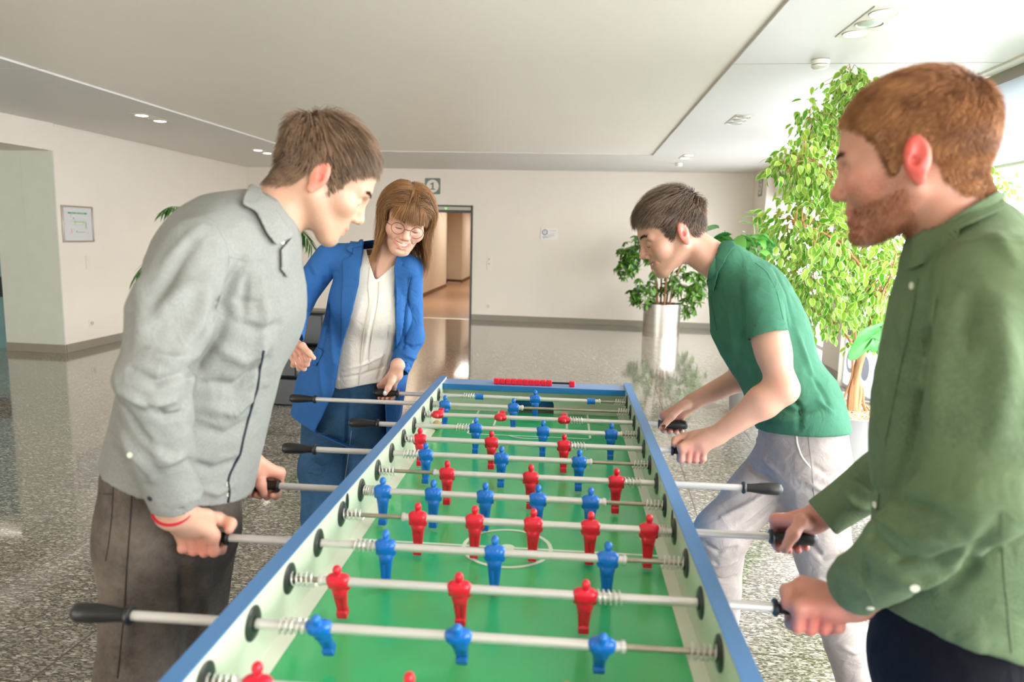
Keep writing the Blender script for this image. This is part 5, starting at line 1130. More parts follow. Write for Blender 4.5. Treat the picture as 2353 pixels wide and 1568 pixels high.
    seam(B, [(606, 806), (596, 848), (591, 894), (575, 944), (558, 1010), (552, 1043), (528, 1088), (523, 1105), (527, 1132), (521, 1166)], .0026, 'placket_edge', mnv, sh, .001)
    seam(B, [(497, 520), (520, 560), (527, 600), (505, 680), (490, 740)], .0012, 'sleeve_seam', msh, sh); seam(B, [(527, 590), (570, 600), (612, 596)], .0012, 'yoke_seam', msh, sh)
    seam(B, [(318, 1118), (362, 1096), (398, 1086), (428, 1082)], .0016, 'cuff_seam', msh, sh)
    patch(B2, [(552, 478), (558, 462), (575, 434), (596, 444), (630, 492), (666, 543), (626, 566), (604, 540), (583, 495)], .010, .0035, 'collar', msh, sh, 6)
    patch(B, [(640, 575), (664, 545), (676, 570), (668, 592), (655, 640), (640, 620)], .006, .003, 'collar_point', msh, sh, 5)
    for q in ((523, 1112), (524, 1136)): button(B, q, .0052, 'button', m_btn, sh)
    button(B, (345, 1146), .005, 'button', mnv, sh); button(B, (299, 1046), .005, 'button', m_btn, sh); button(B2, (648, 556), .0055, 'button', m_btn, sh)
    # red bracelet
    d = dcr; u, v, _ = basis(wr-at(392, 1120, 1.27)); c = wr-(wr-at(392, 1120, 1.27))*.12; MB().tube([c+.0315*(u*math.cos(a)+v*math.sin(a)) for a in np.linspace(0, 2*PI, 40)[:-1]], .0032, 6, closed=True).build('bracelet', mat('bracelet_red', 'B3122B', .7, bump=.4, bscale=300), p)
    # trousers
    mj = fabric('grey_denim', '564D45', .14, '6E655B', .5, c2='7A7066'); hipN, hipF = at(350, 1215, 1.53), at(448, 1210, 1.68); kN, kF = at(322, 1560, 1.53), at(430, 1570, 1.72); aN, aF = np.array([kN[0]-.02, kN[1], .09]), np.array([kF[0]-.04, kF[1], .09])
    s = sgrid([hipN, hipF, kN, kF, aN, aF], .17, .006); s.cap(at(400, 1100, 1.56), at(396, 1200, 1.58), .172, .178, k=.05, sc=.80, U=(1, .15, 0)); limb(s, [hipN, kN, aN], [.098, .080, .064], k=.04); limb(s, [hipF, kF, aF], [.095, .074, .060], k=.03)
    tr, TV, TF = cloth(s, 'trousers', mj, p, [([(420, 1290), (425, 1400), (420, 1500)], -.012, .012), ([(260, 1380), (300, 1420), (290, 1500)], .006, .014), ([(480, 1290), (470, 1400), (450, 1480)], .006, .012)], [(.004, 8.0, dict(seed=4))])
    Bt = bvh(TV, TF); seam(Bt, [(262, 1100), (258, 1180), (250, 1250), (243, 1290)], .0014, 'pocket_seam', mat('denim_stitch', '2E2823', .9), tr); seam(Bt, [(305, 1110), (300, 1190), (292, 1300), (285, 1420), (270, 1560)], .0016, 'side_seam', MATS['denim_stitch'], tr)
    seam(Bt, [(215, 1130), (238, 1136), (262, 1136)], .0014, 'pocket_seam', MATS['denim_stitch'], tr)
    for a, nm in ((aN, 1), (aF, 2)): shoe('shoe', a+[.16, .0, -.09], a+[-.04, 0, -.09], mat('shoe_dark', '2A2724', .5), p)
    # hair
    rg_ = np.random.default_rng(21); H = Hline(HY, HZ); mask = lambda q: (q[:, 2] > H(q[:, 1])+.004*np.sin(q[:, 0]*160)) & ~((np.abs(q[:, 0]) > .078) & (q[:, 2] < .028) & (np.abs(q[:, 1]+.012) < .018))
    rt, nr_ = scalp(HV, HF, mask, 9000, rg_); cap = cap_mesh(lambda q: q[:, 2] > H(q[:, 1])+.007, )
    mh = hair_mat('hair_brown', '2E2018', 'A8876A')
    hair('hair', rt, nr_, flow((0, -.072, .105), .02), lambda q: (.018+.034*smoothz(q[:, 2], .03, .10))*(1-.5*smoothz(q[:, 1], .03, .085)), R, T, mh, p, rg_, w=.00075, cap=cap, lift=.55, headr=(.0775, .0975, .0885), jit=.25, vol=.24, front=.75)
    brows(p, R, T, hair_mat('brow_brown', '4A3626', '6B503A'), xs=(1, -1), HM=(HV, HF))
    rebase(p, foot)
    return p
# ============================================================ B: man in the green polo shirt
def person_B():
    R = frame_dir(-1, -.10, 25, 0); T = place_head(R, -1, 1570, 533, 2.08)
    nb = T+R@np.array([0, -.03, -.045]); NB = at(1680, 625, 2.14); nd = R.T@(NB-nb)
    hs = head_sdf(smile=1, jaw=.92, neckdir=nd, necklen=np.linalg.norm(nd), neckr=.055, mouth_open=.7, h=.0017); HV, HF = hs.mesh(1); HA = head_attr(HV, beard=.10, blush=.32, smile=1); W = HV@R.T+T
    Cn = np.array([.492, -.60, RODZ]); Cf = np.array([.484, -.30, RODZ]); wn = at(1648, 1000, 2.05); wf = at(1594, 922, 2.40)
    shn, eln, shf, elf = at(1748, 690, 2.03), at(1797, 893, 1.98), at(1700, 660, 2.32), at(1752, 846, 2.40)
    s = sgrid([shn, eln, wn, Cn], .075, .0023)
    limb(s, [shn, shn*.6+eln*.4, shn*.4+eln*.6, eln], [.044, .0445, .0425, .040], k=.03); s.ell(eln+np.array([.010, 0, -.008]), .026, k=.02); f1 = eln*.72+wn*.28; limb(s, [eln, f1, wn], [.041, .043, .0265], k=.025)
    grip(s, wn, Cn, (-1, 0, 0), 30, -1, [wn+np.array([-.018, .01, .004]), rp(Cn, (-1, 0, 0), .012, 105, .040), rp(Cn, (-1, 0, 0), .042, 95, .030), rp(Cn, (-1, 0, 0), .050, 60, .026)], 1.05, a0=-.002); V1, F1 = s.mesh(1)
    s = sgrid([elf, wf, Cf], .07, .0021); limb(s, [elf, elf*.7+wf*.3, wf], [.038, .042, .027], k=.02)
    grip(s, wf, Cf, (-1, 0, 0), 132, 1, [wf+np.array([-.01, -.012, -.004]), at(1568, 934, 2.37), at(1543, 958, 2.345), at(1520, 984, 2.33)], 1.02, a0=-.004, sweep=(0, 60, 115, 160)); V2, F2 = s.mesh(1)
    s = sgrid([NB, at(1820, 950, 2.15), shn, shf], .16, .010); s.cap(NB+np.array([0, 0, -.04]), at(1730, 700, 2.16), .035, .09, k=.03); s.cap(at(1730, 710, 2.16), at(1820, 930, 2.15), .09, .09, k=.05); V3, F3 = s.mesh(1)
    foot = np.array([.95, -.62, 0]); BV, BF, BA = join([(W, HF, HA), (V1, F1, {'blush': skinblush(V1, .55, Cn+[0, -.03, -.01], .045)+skinblush(V1, .35, eln, .04)}), (V2, F2, {'blush': skinblush(V2, .4, Cf, .05)}), (V3, F3, None)])
    skin = skin_mat('skin_b', 'CD9D86', 'DC6E5E', 'C9766A', '6F4E3E'); p = person(BV, BF, BA, skin, foot, 'smiling person in a green polo shirt and pale trousers bending over the table')
    mp = fabric('polo_green', '3E7058', .05, None, .3, rough=.9)
    s = sgrid([shn, shf, at(1840, 985, 2.15), at(1665, 690, 2.15), at(1900, 900, 2.15)], .14, .0045); U = np.array([-.90, 0, -.42])
    s.cap(at(1738, 735, 2.17), at(1832, 955, 2.15), .168, .170, k=.05, sc=.70, U=U); s.cap(at(1728, 690, 2.17), at(1742, 750, 2.17), .125, .15, k=.06, sc=.85, U=U)
    s.cap(shn, at(1690, 640, 2.14), .058, .050, k=.05); s.cap(shf, at(1690, 640, 2.16), .050, .05, k=.05); s.cap(at(1672, 600, 2.13), at(1700, 660, 2.15), .056, .066, k=.04)
    s0 = s; s = sgrid([shn, at(1764, 768, 1.99)], .09, .0038); s.cap(shn, at(1762, 762, 1.99), .059, .0575, k=.04); dn = at(1797, 893, 1.98)-shn; dn /= np.linalg.norm(dn)
    e1_ = at(1764, 768, 1.99); s.box(e1_+dn*.05, (.075, .075, .044), np.stack([*basis(dn)[:2], dn], 1), rd=.002, k=.002, op='s') ; s.cap(e1_-dn*.012, e1_+dn*.03, .0525, k=.002, op='s')
    sS = s; s = s0; s.cap(at(1838, 955, 2.15), at(1850, 1000, 2.15), .172, .175, k=.02, sc=.70, U=(-1, 0, -.1)); cutline(s, (1730, 990), (1935, 984), 2.15)
    st = [([(1790, 880), (1840, 940), (1835, 985)], -.008, .010), ([(1700, 660), (1708, 740), (1712, 800)], -.007, .012), ([(1740, 800), (1790, 850), (1840, 850)], .006, .02), ([(1760, 930), (1830, 950), (1900, 930)], -.006, .012), ([(1750, 950), (1800, 965), (1850, 960)], .005, .010), ([(1860, 860), (1890, 900), (1910, 940)], -.005, .010), ([(1830, 760), (1850, 820), (1870, 880)], .005, .012), ([(1670, 700), (1690, 800), (1700, 880)], .005, .018), ([(1880, 920), (1915, 950)], .005, .008), ([(1780, 620), (1810, 680), (1820, 740)], -.004, .010)]
    sh, SV, SF = cloth([s0, sS], 'polo_shirt', mp, p, st, [(.004, 9.0, dict(seed=12)), (.0018, 20.0, dict(seed=19))])
    B = bvh(SV, SF); B2 = bvh(*join([(SV, SF, None), (W, HF, None)])[:2])
    patch(B2, [(1628, 640), (1632, 610), (1650, 575), (1668, 554), (1678, 553), (1688, 570), (1672, 590), (1655, 625), (1646, 668), (1636, 668)], .009, .003, 'collar', mp, sh, 4)
    seam(B, [(1634, 680), (1640, 720), (1648, 760)], .0016, 'placket_edge', mp, sh, .001); seam(B, [(1735, 604), (1762, 625), (1785, 670), (1800, 735)], .0012, 'sleeve_seam', mp, sh); seam(B, [(1728, 756), (1760, 745), (1800, 728)], .0012, 'sleeve_hem', mp, sh)
    seam(B, [(1740, 976), (1790, 972), (1850, 962), (1928, 958)], .0012, 'hem_seam', mp, sh); seam(B, [(1815, 885), (1832, 930), (1842, 962), (1850, 985)], .0014, 'side_seam', mat('seam_dark_green', '1C4A33', .9), sh)
    mt = fabric('pale_trousers', 'A39993', .04, 'B4AAA3', .3, c2='968C87')
    hN, kN, aN = at(1868, 1065, 2.12), at(1893, 1285, 2.06), at(1985, 1600, 2.14); hF, kF, aF = at(1790, 1075, 2.22), at(1655, 1225, 2.16), at(1660, 1440, 2.34)
    aF = np.array([aF[0], aF[1], .1]); aN = np.array([aN[0], aN[1], .1])
    s = sgrid([hN, kN, aN, hF, kF, aF, at(1840, 985, 2.15)], .14, .0055); s.cap(at(1840, 985, 2.16), at(1842, 1050, 2.16), .150, .158, k=.05, sc=.80, U=(1, 0, 0)); limb(s, [hN, kN, aN], [.098, .070, .052], k=.04); limb(s, [hF, kF, aF], [.090, .074, .050], k=.035)
    tr, TV, TF = cloth(s, 'trousers', mt, p, [([(1780, 1120), (1720, 1160), (1660, 1190)], .007, .010), ([(1790, 1150), (1730, 1200), (1690, 1220)], -.008, .009), ([(1700, 1040), (1730, 1080), (1780, 1110)], -.008, .010), ([(1740, 1010), (1760, 1060), (1790, 1090)], .006, .010), ([(1870, 1070), (1900, 1090), (1925, 1080)], -.006, .008), ([(1860, 1110), (1895, 1130), (1925, 1125)], .006, .009), ([(1620, 1250), (1650, 1270), (1690, 1260)], -.008, .007), ([(1620, 1285), (1650, 1300), (1690, 1290)], .007, .007), ([(1630, 1325), (1660, 1335), (1690, 1325)], -.006, .007), ([(1860, 1250), (1890, 1280), (1930, 1270)], -.007, .009), ([(1880, 1330), (1910, 1350), (1950, 1340)], .006, .009), ([(1920, 1420), (1945, 1430), (1980, 1425)], -.006, .008), ([(1940, 1490), (1965, 1500), (1990, 1490)], .006, .008)], [(.005, 8.0, dict(seed=7)), (.002, 20., dict(seed=8))])
    Bt = bvh(TV, TF); ml = mat('trouser_pocket_lining', 'DDD3C6', .8); seam(Bt, [(1829, 992), (1832, 1020), (1842, 1050), (1862, 1075)], .003, 'pocket_edge', ml, tr); seam(Bt, [(1856, 992), (1862, 1040), (1866, 1080), (1872, 1150)], .0014, 'side_seam', mat('seam_grey', '8C837E', .9), tr)
    for a in (aN, aF): shoe('shoe', a+[-.17, -.0, -.10], a+[.04, 0, -.10], mat('shoe_dark', '2A2724', .5), p)
    rg_ = np.random.default_rng(22); H = Hline(HY, [max(z+.002, -.026) if y < -.03 else z+.002 for y, z in zip(HY, HZ)]); mask = lambda q: (q[:, 2] > H(q[:, 1])+.004*np.sin(q[:, 0]*160)) & ~((np.abs(q[:, 0]) > .078) & (np.abs(q[:, 1]+.012) < .018) & (q[:, 2] < .028))
    rt, nr_ = scalp(HV, HF, mask, 9000, rg_); cap = headcap(HV, HF, lambda q: mask(q-np.array([0, 0, .003])))
    hair('hair', rt, nr_, flow((0, -.08, .09), .03, .0), lambda q: (.018+.042*smoothz(q[:, 2], .03, .10))*(1-.25*smoothz(q[:, 1], .03, .085)), R, T, hair_mat('hair_dark_brown', '34271F', '957B66'), p, rg_, w=.0008, cap=cap, lift=.75, headr=(.0775, .0975, .0885), jit=.38, curl=.12, vol=.26)
    brows(p, R, T, hair_mat('brow_dark', '33251C', '4A382C'), th=1.3, HM=(HV, HF))
    # teeth and dark eye gap
    MB().add([R@np.array([x, .0925-18*x*x, z])+T for z in (-.0605, -.0685) for x in np.linspace(-.022, .022, 9)], [(i, i+1, 10+i, 9+i) for i in range(8)]).build('teeth', mat('teeth', 'F2EBDD', .3), p)
    for x in (-1, 1): MB().tube([R@np.array([x*(.021+.021*u), .0895-.006*u+.0015*math.sin(PI*u), -.0075-.003*math.sin(PI*u)])+T for u in np.linspace(0, 1, 8)], .0008, 5).build('eyelashes', mat('lash_dark', '2A1D16', .7), p)
    rebase(p, foot); return p
# ============================================================ C: red-haired man in the olive shirt
def person_C():
    R = frame_dir(-.86, .50, 11, 2); T = place_head(R, -1, 2108, 360, .985)
    nb = T+R@np.array([0, -.03, -.045]); NB = at(2225, 575, 1.07); nd = R.T@(NB-nb)
    hs = head_sdf(smile=.6, jaw=1.0, neckdir=nd, necklen=np.linalg.norm(nd), neckr=.060); HV, HF = hs.mesh(1); HA = head_attr(HV, beard=.6, blush=.6, smile=.6); W = HV@R.T+T
    Cn = np.array([.540, -1.50, RODZ]); Cf = np.array([.604, -1.20, RODZ]); wn = at(1962, 1388, 1.165); wf = at(1868, 1196, 1.475)
    cun, cuf = at(1962, 1352, 1.12), at(1893, 1188, 1.46)
    s = sgrid([wn, Cn, at(2010, 1340, 1.08)], .075, .0020); s.cap(at(2040, 1320, 1.05), wn, .033, .027, k=.01)
    grip(s, wn, Cn, (-1, 0, 0), 32, -1, [wn+np.array([-.018, .01, .006]), rp(Cn, (-1, 0, 0), .012, 100, .040), rp(Cn, (-1, 0, 0), .040, 85, .030), rp(Cn, (-1, 0, 0), .046, 40, .027)], 1.1, a0=-.002); V1, F1 = s.mesh(1)
    s = sgrid([wf, Cf, at(1930, 1160, 1.46)], .075, .0020); s.cap(at(1930, 1150, 1.46), wf, .034, .027, k=.01)
    grip(s, wf, Cf, (-1, 0, 0), 128, 1, [wf+np.array([-.012, -.012, -.002]), at(1842, 1198, 1.44), at(1822, 1228, 1.425), at(1803, 1262, 1.42)], 1.05, sweep=(0, 55, 105, 150)); V2, F2 = s.mesh(1)
    s = sgrid([NB, at(2190, 1400, 1.07)], .2, .010); s.cap(NB+np.array([0, 0, -.06]), at(2235, 760, 1.13), .030, .10, k=.03); s.cap(at(2220, 760, 1.13), at(2200, 1400, 1.17), .10, .10, k=.05); V3, F3 = s.mesh(1)
    foot = np.array([.70, -1.52, 0]); BV, BF, BA = join([(W, HF, HA), (V1, F1, {'blush': skinblush(V1, .55, Cn+[0, -.03, -.01], .05)}), (V2, F2, {'blush': skinblush(V2, .6, Cf, .05)}), (V3, F3, None)])
    skin = skin_mat('skin_c', 'CA907A', 'C9483F', 'B85A50', '8A4A30'); p = person(BV, BF, BA, skin, foot, 'red-haired bearded person in an olive shirt at the right edge, gripping two rods')
    mo = fabric('olive_linen', '58694C', .12, '748362', .4, c2='657554'); U = np.array([-.9, .3, -.05])
    shn, elm, eln = at(2285, 655, .93), at(2262, 900, .87), at(2255, 1125, .86); shf, elf = at(2160, 660, 1.27), at(2120, 1020, 1.42)
    s = sgrid([shn, eln, cun, cuf, shf, at(2190, 1450, 1.06), at(2330, 1450, 1.06), at(2060, 1450, 1.06)], .12, .0042)
    s.cap(at(2262, 800, 1.13), at(2238, 1010, 1.14), .175, .172, k=.05, sc=.80, U=U); s.cap(at(2238, 1010, 1.14), at(2205, 1430, 1.17), .172, .178, k=.05, sc=.80, U=U); s.cap(at(2240, 700, 1.10), at(2258, 810, 1.12), .125, .16, k=.06, sc=.8, U=U)
    s.cap(shn, at(2225, 600, 1.07), .062, .060, k=.05); s.cap(shf, at(2215, 600, 1.09), .055, .06, k=.05); s.cap(at(2210, 545, 1.06), at(2225, 640, 1.08), .066, .078, k=.04)
    s0 = s; sN = sgrid([shn, elm, eln, cun], .09, .0038); limb(sN, [shn, elm, eln], [.066, .064, .058], k=.03); limb(sN, [eln, eln*.5+cun*.5, cun], [.058, .054, .044], k=.02); sF = sgrid([shf, elf, cuf], .09, .004); limb(sF, [shf, elf, cuf], [.06, .055, .042], k=.02)
    for s, c, prv, r in ((sN, cun, eln, .037), (sF, cuf, elf, .034)):
        d = c-prv; d /= np.linalg.norm(d); s.box(c+d*.055, (.06, .06, .05), np.stack([*basis(d)[:2], d], 1), rd=.003, k=.002, op='s'); s.cap(c-d*.03, c+d*.04, r, k=.002, op='s')
    s = s0; cutline(s, (1990, 1418), (2353, 1505), 1.05, 'below')
    st = [([(2145, 700), (2120, 850), (2095, 1000), (2060, 1120)], -.010, .012), ([(2170, 720), (2160, 900), (2140, 1050)], .006, .02), ([(2040, 1130), (2090, 1160), (2160, 1180)], -.007, .010), ([(2000, 1230), (2060, 1290), (2150, 1300), (2230, 1260)], -.009, .012), ([(2020, 1190), (2100, 1230), (2180, 1230)], .008, .014), ([(1985, 1280), (1990, 1310), (1985, 1340)], -.006, .006), ([(2050, 1330), (2120, 1340), (2190, 1310)], .006, .010),
          ([(1960, 1090), (1990, 1110), (2010, 1130)], -.006, .010), ([(1930, 1130), (1960, 1160), (2000, 1170)], .006, .010), ([(2180, 1350), (2230, 1300), (2300, 1200)], -.006, .014), ([(2060, 1440), (2160, 1470), (2280, 1480)], .004, .02), ([(2300, 700), (2310, 850), (2290, 1000)], .007, .02), ([(2230, 680), (2220, 800)], -.005, .012), ([(2010, 1050), (2015, 1150), (2010, 1220)], -.005, .010), ([(2290, 540), (2330, 600)], .004, .012), ([(2070, 700), (2075, 800)], .005, .012)]
    sh, SV, SF = cloth([s0, sN, sF], 'shirt', mo, p, st, [(.0045, 8.0, dict(seed=31)), (.002, 20.0, dict(seed=33))])
    B = bvh(SV, SF); B2 = bvh(*join([(SV, SF, None), (W, HF, None)])[:2])
    patch(B2, [(2075, 585), (2110, 548), (2182, 497), (2240, 462), (2276, 443), (2292, 452), (2300, 488), (2255, 515), (2213, 537), (2151, 588), (2124, 614), (2093, 622), (2079, 606)], .009, .0035, 'collar', mo, sh, 6)
    for q in ((2123, 599), ): button(B2, q, .0058, 'button', m_btn, sh)
    for q in ((2096, 657), (2022, 1037), (2011, 1160), (2000, 1397), (2102, 1352)): button(B, q, .0058, 'button', m_btn, sh)
    seam(B, [(2110, 640), (2098, 720), (2075, 820), (2055, 920), (2035, 1020), (2025, 1110), (2010, 1200)], .0014, 'placket_edge', mo, sh, .001); seam(B, [(2165, 625), (2150, 700), (2140, 800)], .0014, 'sleeve_seam', mo, sh); seam(B, [(2200, 560), (2270, 545), (2353, 560)], .0014, 'yoke_seam', mo, sh); seam(B, [(2303, 1180), (2306, 1300), (2325, 1500)], .0016, 'side_seam', mo, sh)
    seam(B, [(2066, 780), (2118, 774), (2124, 840), (2122, 900), (2080, 912), (2062, 900)], .0015, 'pocket_seam', mo, sh); seam(B, [(1985, 1270), (1978, 1320), (2010, 1395), (2040, 1410)], .0014, 'cuff_seam', mo, sh)
    mk = fabric('black_trousers', '17181E', .1, None, .3); hN, hF = at(2240, 1540, 1.1), at(2160, 1540, 1.28); s = sgrid([hN, hF, [hN[0], hN[1], .1], [hF[0], hF[1], .1]], .17, .008); s.cap(at(2205, 1430, 1.17), at(2200, 1520, 1.17), .155, .165, k=.05, sc=.78, U=(1, 0, 0)); aN, aF = np.array([hN[0]+.02, hN[1], .1]), np.array([hF[0]+.05, hF[1], .1]); limb(s, [hN, (hN+aN)/2, aN], [.095, .07, .055], k=.03); limb(s, [hF, (hF+aF)/2, aF], [.095, .07, .055], k=.03)
    cloth(s, 'trousers', mk, p, (), [(.004, 8., dict(seed=2))])
    for a in (aN, aF): shoe('shoe', a+[-.17, 0, -.10], a+[.04, 0, -.10], mat('shoe_dark', '2A2724', .5), p)
    rg_ = np.random.default_rng(23); H = Hline(HY, [z+.0 for z in HZ]); mask = lambda q: (q[:, 2] > H(q[:, 1])) & ~((np.abs(q[:, 0]) > .078) & (np.abs(q[:, 1]+.012) < .018) & (q[:, 2] < .028))
    rt, nr_ = scalp(HV, HF, mask, 20000, rg_); cap = headcap(HV, HF, lambda q: mask(q-np.array([0, 0, .003])))
    hair('hair', rt, nr_, flow((0, -.07, .1), .02), lambda q: .011+.018*smoothz(q[:, 2], .03, .11)*(1-.55*smoothz(q[:, 1], .02, .07)), R, T, hair_mat('hair_ginger', '6A3A1E', 'C98E5C'), p, rg_, w=.0007, seg=4, cap=cap, lift=.7, headr=(.0770, .0970, .0880), jit=.3, vol=.13, front=.8, crnd=.45)
    # short beard along jaw and chin
    A2 = head_attr(HV, beard=1, smile=.6)['beard']; fb = A2[HF].mean(1)
    cc = HV[HF].mean(1); bm_ = lambda q: (fb > .5) & (q[:, 2] < -.052+.2*(.06-q[:, 1]))
    rt, nr_ = scalp(HV, HF, bm_, 2400, rg_); hair('beard', rt, nr_, lambda q, n: np.tile([0, .25, -1.], (len(q), 1)), lambda q: np.full(len(q), .008), R, T, hair_mat('beard_ginger', '8E5030', 'BD7A50'), p, rg_, w=.00045, seg=3, headr=(0, 0, 0), lift=.8)
    brows(p, R, T, hair_mat('brow_ginger', '6A4028', '8A5838'), HM=(HV, HF))
    rebase(p, foot); return p
# ============================================================ D: woman in the blue blazer
def person_D():
    DT = lambda x, y, o=0: at(x, y, float(np.interp(y, [560, 640, 720, 900, 1010], [2.66, 2.68, 2.74, 2.88, 2.93]))+o)
    R = frame_dir(.30, -.95, 24, 14); T = at(936, 524, 2.50)-R@np.array([0, .086, .0])
    nb = T+R@np.array([0, -.03, -.045]); NB = at(884, 628, 2.66); nd = R.T@(NB-nb)
    hs = head_sdf(smile=1, jaw=.93, fem=1, neckdir=nd, necklen=np.linalg.norm(nd), neckr=.050, mouth_open=1.0, h=.0017); HV, HF = hs.mesh(1); HA = head_attr(HV, blush=.45, smile=1, fem=1); W = HV@R.T+T
    Cl = np.array([-.565, 0, RODZ]); wl = at(908, 862, 2.67); wr = at(668, 778, 2.48)
    s = sgrid([wl, Cl], .09, .002); s.cap(at(914, 840, 2.66), wl, .028, .023, k=.01)
    grip(s, wl, Cl, (1, 0, 0), 125, 1, [wl+np.array([-.006, -.014, -.006]), at(899, 878, 2.63), at(892, 892, 2.625), at(885, 905, 2.622)], .92, sweep=(0, 62, 120, 165)); V1, F1 = s.mesh(1)
    s = sgrid([wr, at(720, 850, 2.42)], .07, .0018); s.cap(at(665, 755, 2.48), wr, .028, .024, k=.01); kn = [at(697, 802, 2.42), at(692, 813, 2.43), at(682, 820, 2.45), at(669, 819, 2.47)]
    for k_ in kn: s.cap(wr, k_, .017, .0105, k=.012)
    finger(s, [kn[0], at(709, 826, 2.40), at(706, 838, 2.41), at(700, 838, 2.43)], .92); finger(s, [kn[1], at(701, 838, 2.42), at(699, 848, 2.43), at(692, 846, 2.45)], .92); finger(s, [kn[2], at(689, 841, 2.44), at(687, 848, 2.45), at(683, 842, 2.47)], .92); finger(s, [kn[3], at(676, 835, 2.47), at(673, 840, 2.48), at(672, 834, 2.49)], .92)
    T_ = [wr+[0.012, -.01, -.01], at(695, 795, 2.40), at(710, 812, 2.385), at(721, 823, 2.38)]
    for i in range(3): s.cap(T_[i], T_[i+1], [.0135, .0112, .0098][i], [.0112, .0098, .0075][i], k=.008)
    V2, F2 = s.mesh(1)
    s = sgrid([NB, at(820, 900, 2.64), at(750, 600, 2.6), at(950, 620, 2.6)], .15, .007); U = np.array([.33, -.94, .1]); s.cap(NB, DT(872, 690), .052, .11, k=.05, sc=.75, U=U); s.cap(at(785, 604, 2.68), at(928, 618, 2.66), .036, .036, k=.06); s.cap(DT(866, 680), DT(835, 850), .120, .11, k=.05, sc=.62, U=U); V3, F3 = s.mesh(2)
    foot = np.array([-.66, -.1, 0]); BV, BF, BA = join([(W, HF, HA), (V1, F1, {'blush': skinblush(V1, .3, Cl, .04)}), (V2, F2, {'blush': skinblush(V2, .35, kn[1], .04)}), (V3, F3, None)])
    skin = skin_mat('skin_d', 'D8A891', 'E0786A', 'C9665F', '8E6A50'); p = person(BV, BF, BA, skin, foot, 'laughing person with glasses in a blue blazer and white blouse')
    # blouse
    mw = fabric('blouse_white', 'E8E2D8', .02, None, .3); s = sgrid([at(770, 600, 2.64), at(950, 640, 2.7), at(820, 910, 2.9)], .17, .0045)
    s.cap(DT(869, 690), DT(835, 885), .146, .146, k=.05, sc=.70, U=U); s.cap(DT(875, 645), DT(869, 690), .11, .14, k=.06, sc=.66, U=U); s.cap(at(790, 605, 2.68), at(928, 618, 2.66), .046, .046, k=.06); s.ell(DT(848, 725, -.085), (.048, .036, .052), k=.05); s.ell(DT(902, 730, -.085), (.046, .036, .052), k=.05); cutline(s, (745, 900), (900, 876), 2.76)
    V, F = s.mesh(1); N = normals(V, F); V = wrinkle(V, N, .0035, 10., seed=3); B_ = bvh(V, F); V = fold(V, normals(V, F), B_, [([(870, 660), (845, 760), (830, 860)], .004, .010), ([(895, 720), (890, 800), (870, 870)], -.006, .010), ([(780, 870), (830, 862), (880, 845)], -.004, .008), ([(790, 850), (840, 835), (885, 815)], .004, .008)])
    X, Y = pjv(V[F].mean(1)); FN = np.cross(V[F[:, 2]]-V[F[:, 0]], V[F[:, 3]]-V[F[:, 1]])@CF < 0
    vneck = [(838, 560), (849, 605), (863, 646), (885, 626), (908, 606), (915, 560)]; keep = ~(in_poly(X, Y, vneck) & FN); keep &= ~(Y < 598) | ((X > 905) | (X < 848)) if False else keep
    bl = mesh_obj('blouse', smooth_edge(V, F[keep]), F[keep], mw, p); m_ = bl.modifiers.new('s', 'SOLIDIFY'); m_.thickness = .0025; BB = bvh(V, F)
    for q in ([(851, 615), (846, 660), (850, 700), (838, 750), (832, 800), (828, 850), (822, 885)], [(872, 648), (868, 700), (858, 750), (850, 800), (848, 850)]): seam(BB, [(x+3*math.sin(y*.5), y) for x, y in densify(q, 6)], .0024, 'lace_trim', mat('lace_cream', 'DDD5C6', .9, bump=.8, bscale=600), bl, .0015)
    # blazer
    mb_ = fabric('blazer_blue', '2F629F', .04, None, .2, rough=.75); sr, er, cr_ = at(757, 592, 2.67), at(684, 694, 2.70), at(671, 776, 2.50); sl, el, cl = at(938, 622, 2.64), at(945, 775, 2.74), at(917, 850, 2.685)
    s = sgrid([sr, er, cr_, sl, el, cl, at(700, 980, 2.9), at(900, 980, 2.95)], .15, .0048)
    s.cap(DT(866, 690), DT(812, 920), .166, .196, k=.05, sc=.72, U=U); s.cap(DT(873, 640), DT(866, 690), .130, .160, k=.06, sc=.68, U=U); s.cap(DT(798, 900), DT(783, 1010), .200, .215, k=.05, sc=.70, U=U); s.cap(sr, at(868, 598, 2.67), .054, .056, k=.05); s.cap(sl, at(880, 602, 2.67), .056, .056, k=.05)
    s0 = s; sA = sgrid([sr, er, cr_], .08, .0042); limb(sA, [sr, er, cr_], [.055, .053, .040], k=.025); sB = sgrid([sl, el, cl], .08, .0042); limb(sB, [sl, el, cl], [.054, .047, .038], k=.022); s.ell(DT(848, 725, -.09), (.05, .04, .055), k=.05); s.ell(DT(908, 730, -.09), (.05, .04, .055), k=.05)
    for s, c, pr_, r in ((sA, cr_, er, .036), (sB, cl, el, .034)): d = c-pr_; d /= np.linalg.norm(d); s.box(c+d*.055, (.055, .055, .048), np.stack([*basis(d)[:2], d], 1), rd=.003, k=.002, op='s'); s.cap(c-d*.03, c+d*.04, r, k=.002, op='s')
    s = s0; cutline(s, (640, 944), (730, 992), 2.80)
    V, F = join([(*q.mesh(1), None) for q in (s0, sA, sB)])[:2]; N = normals(V, F); V = wrinkle(V, N, .004, 8., seed=41)
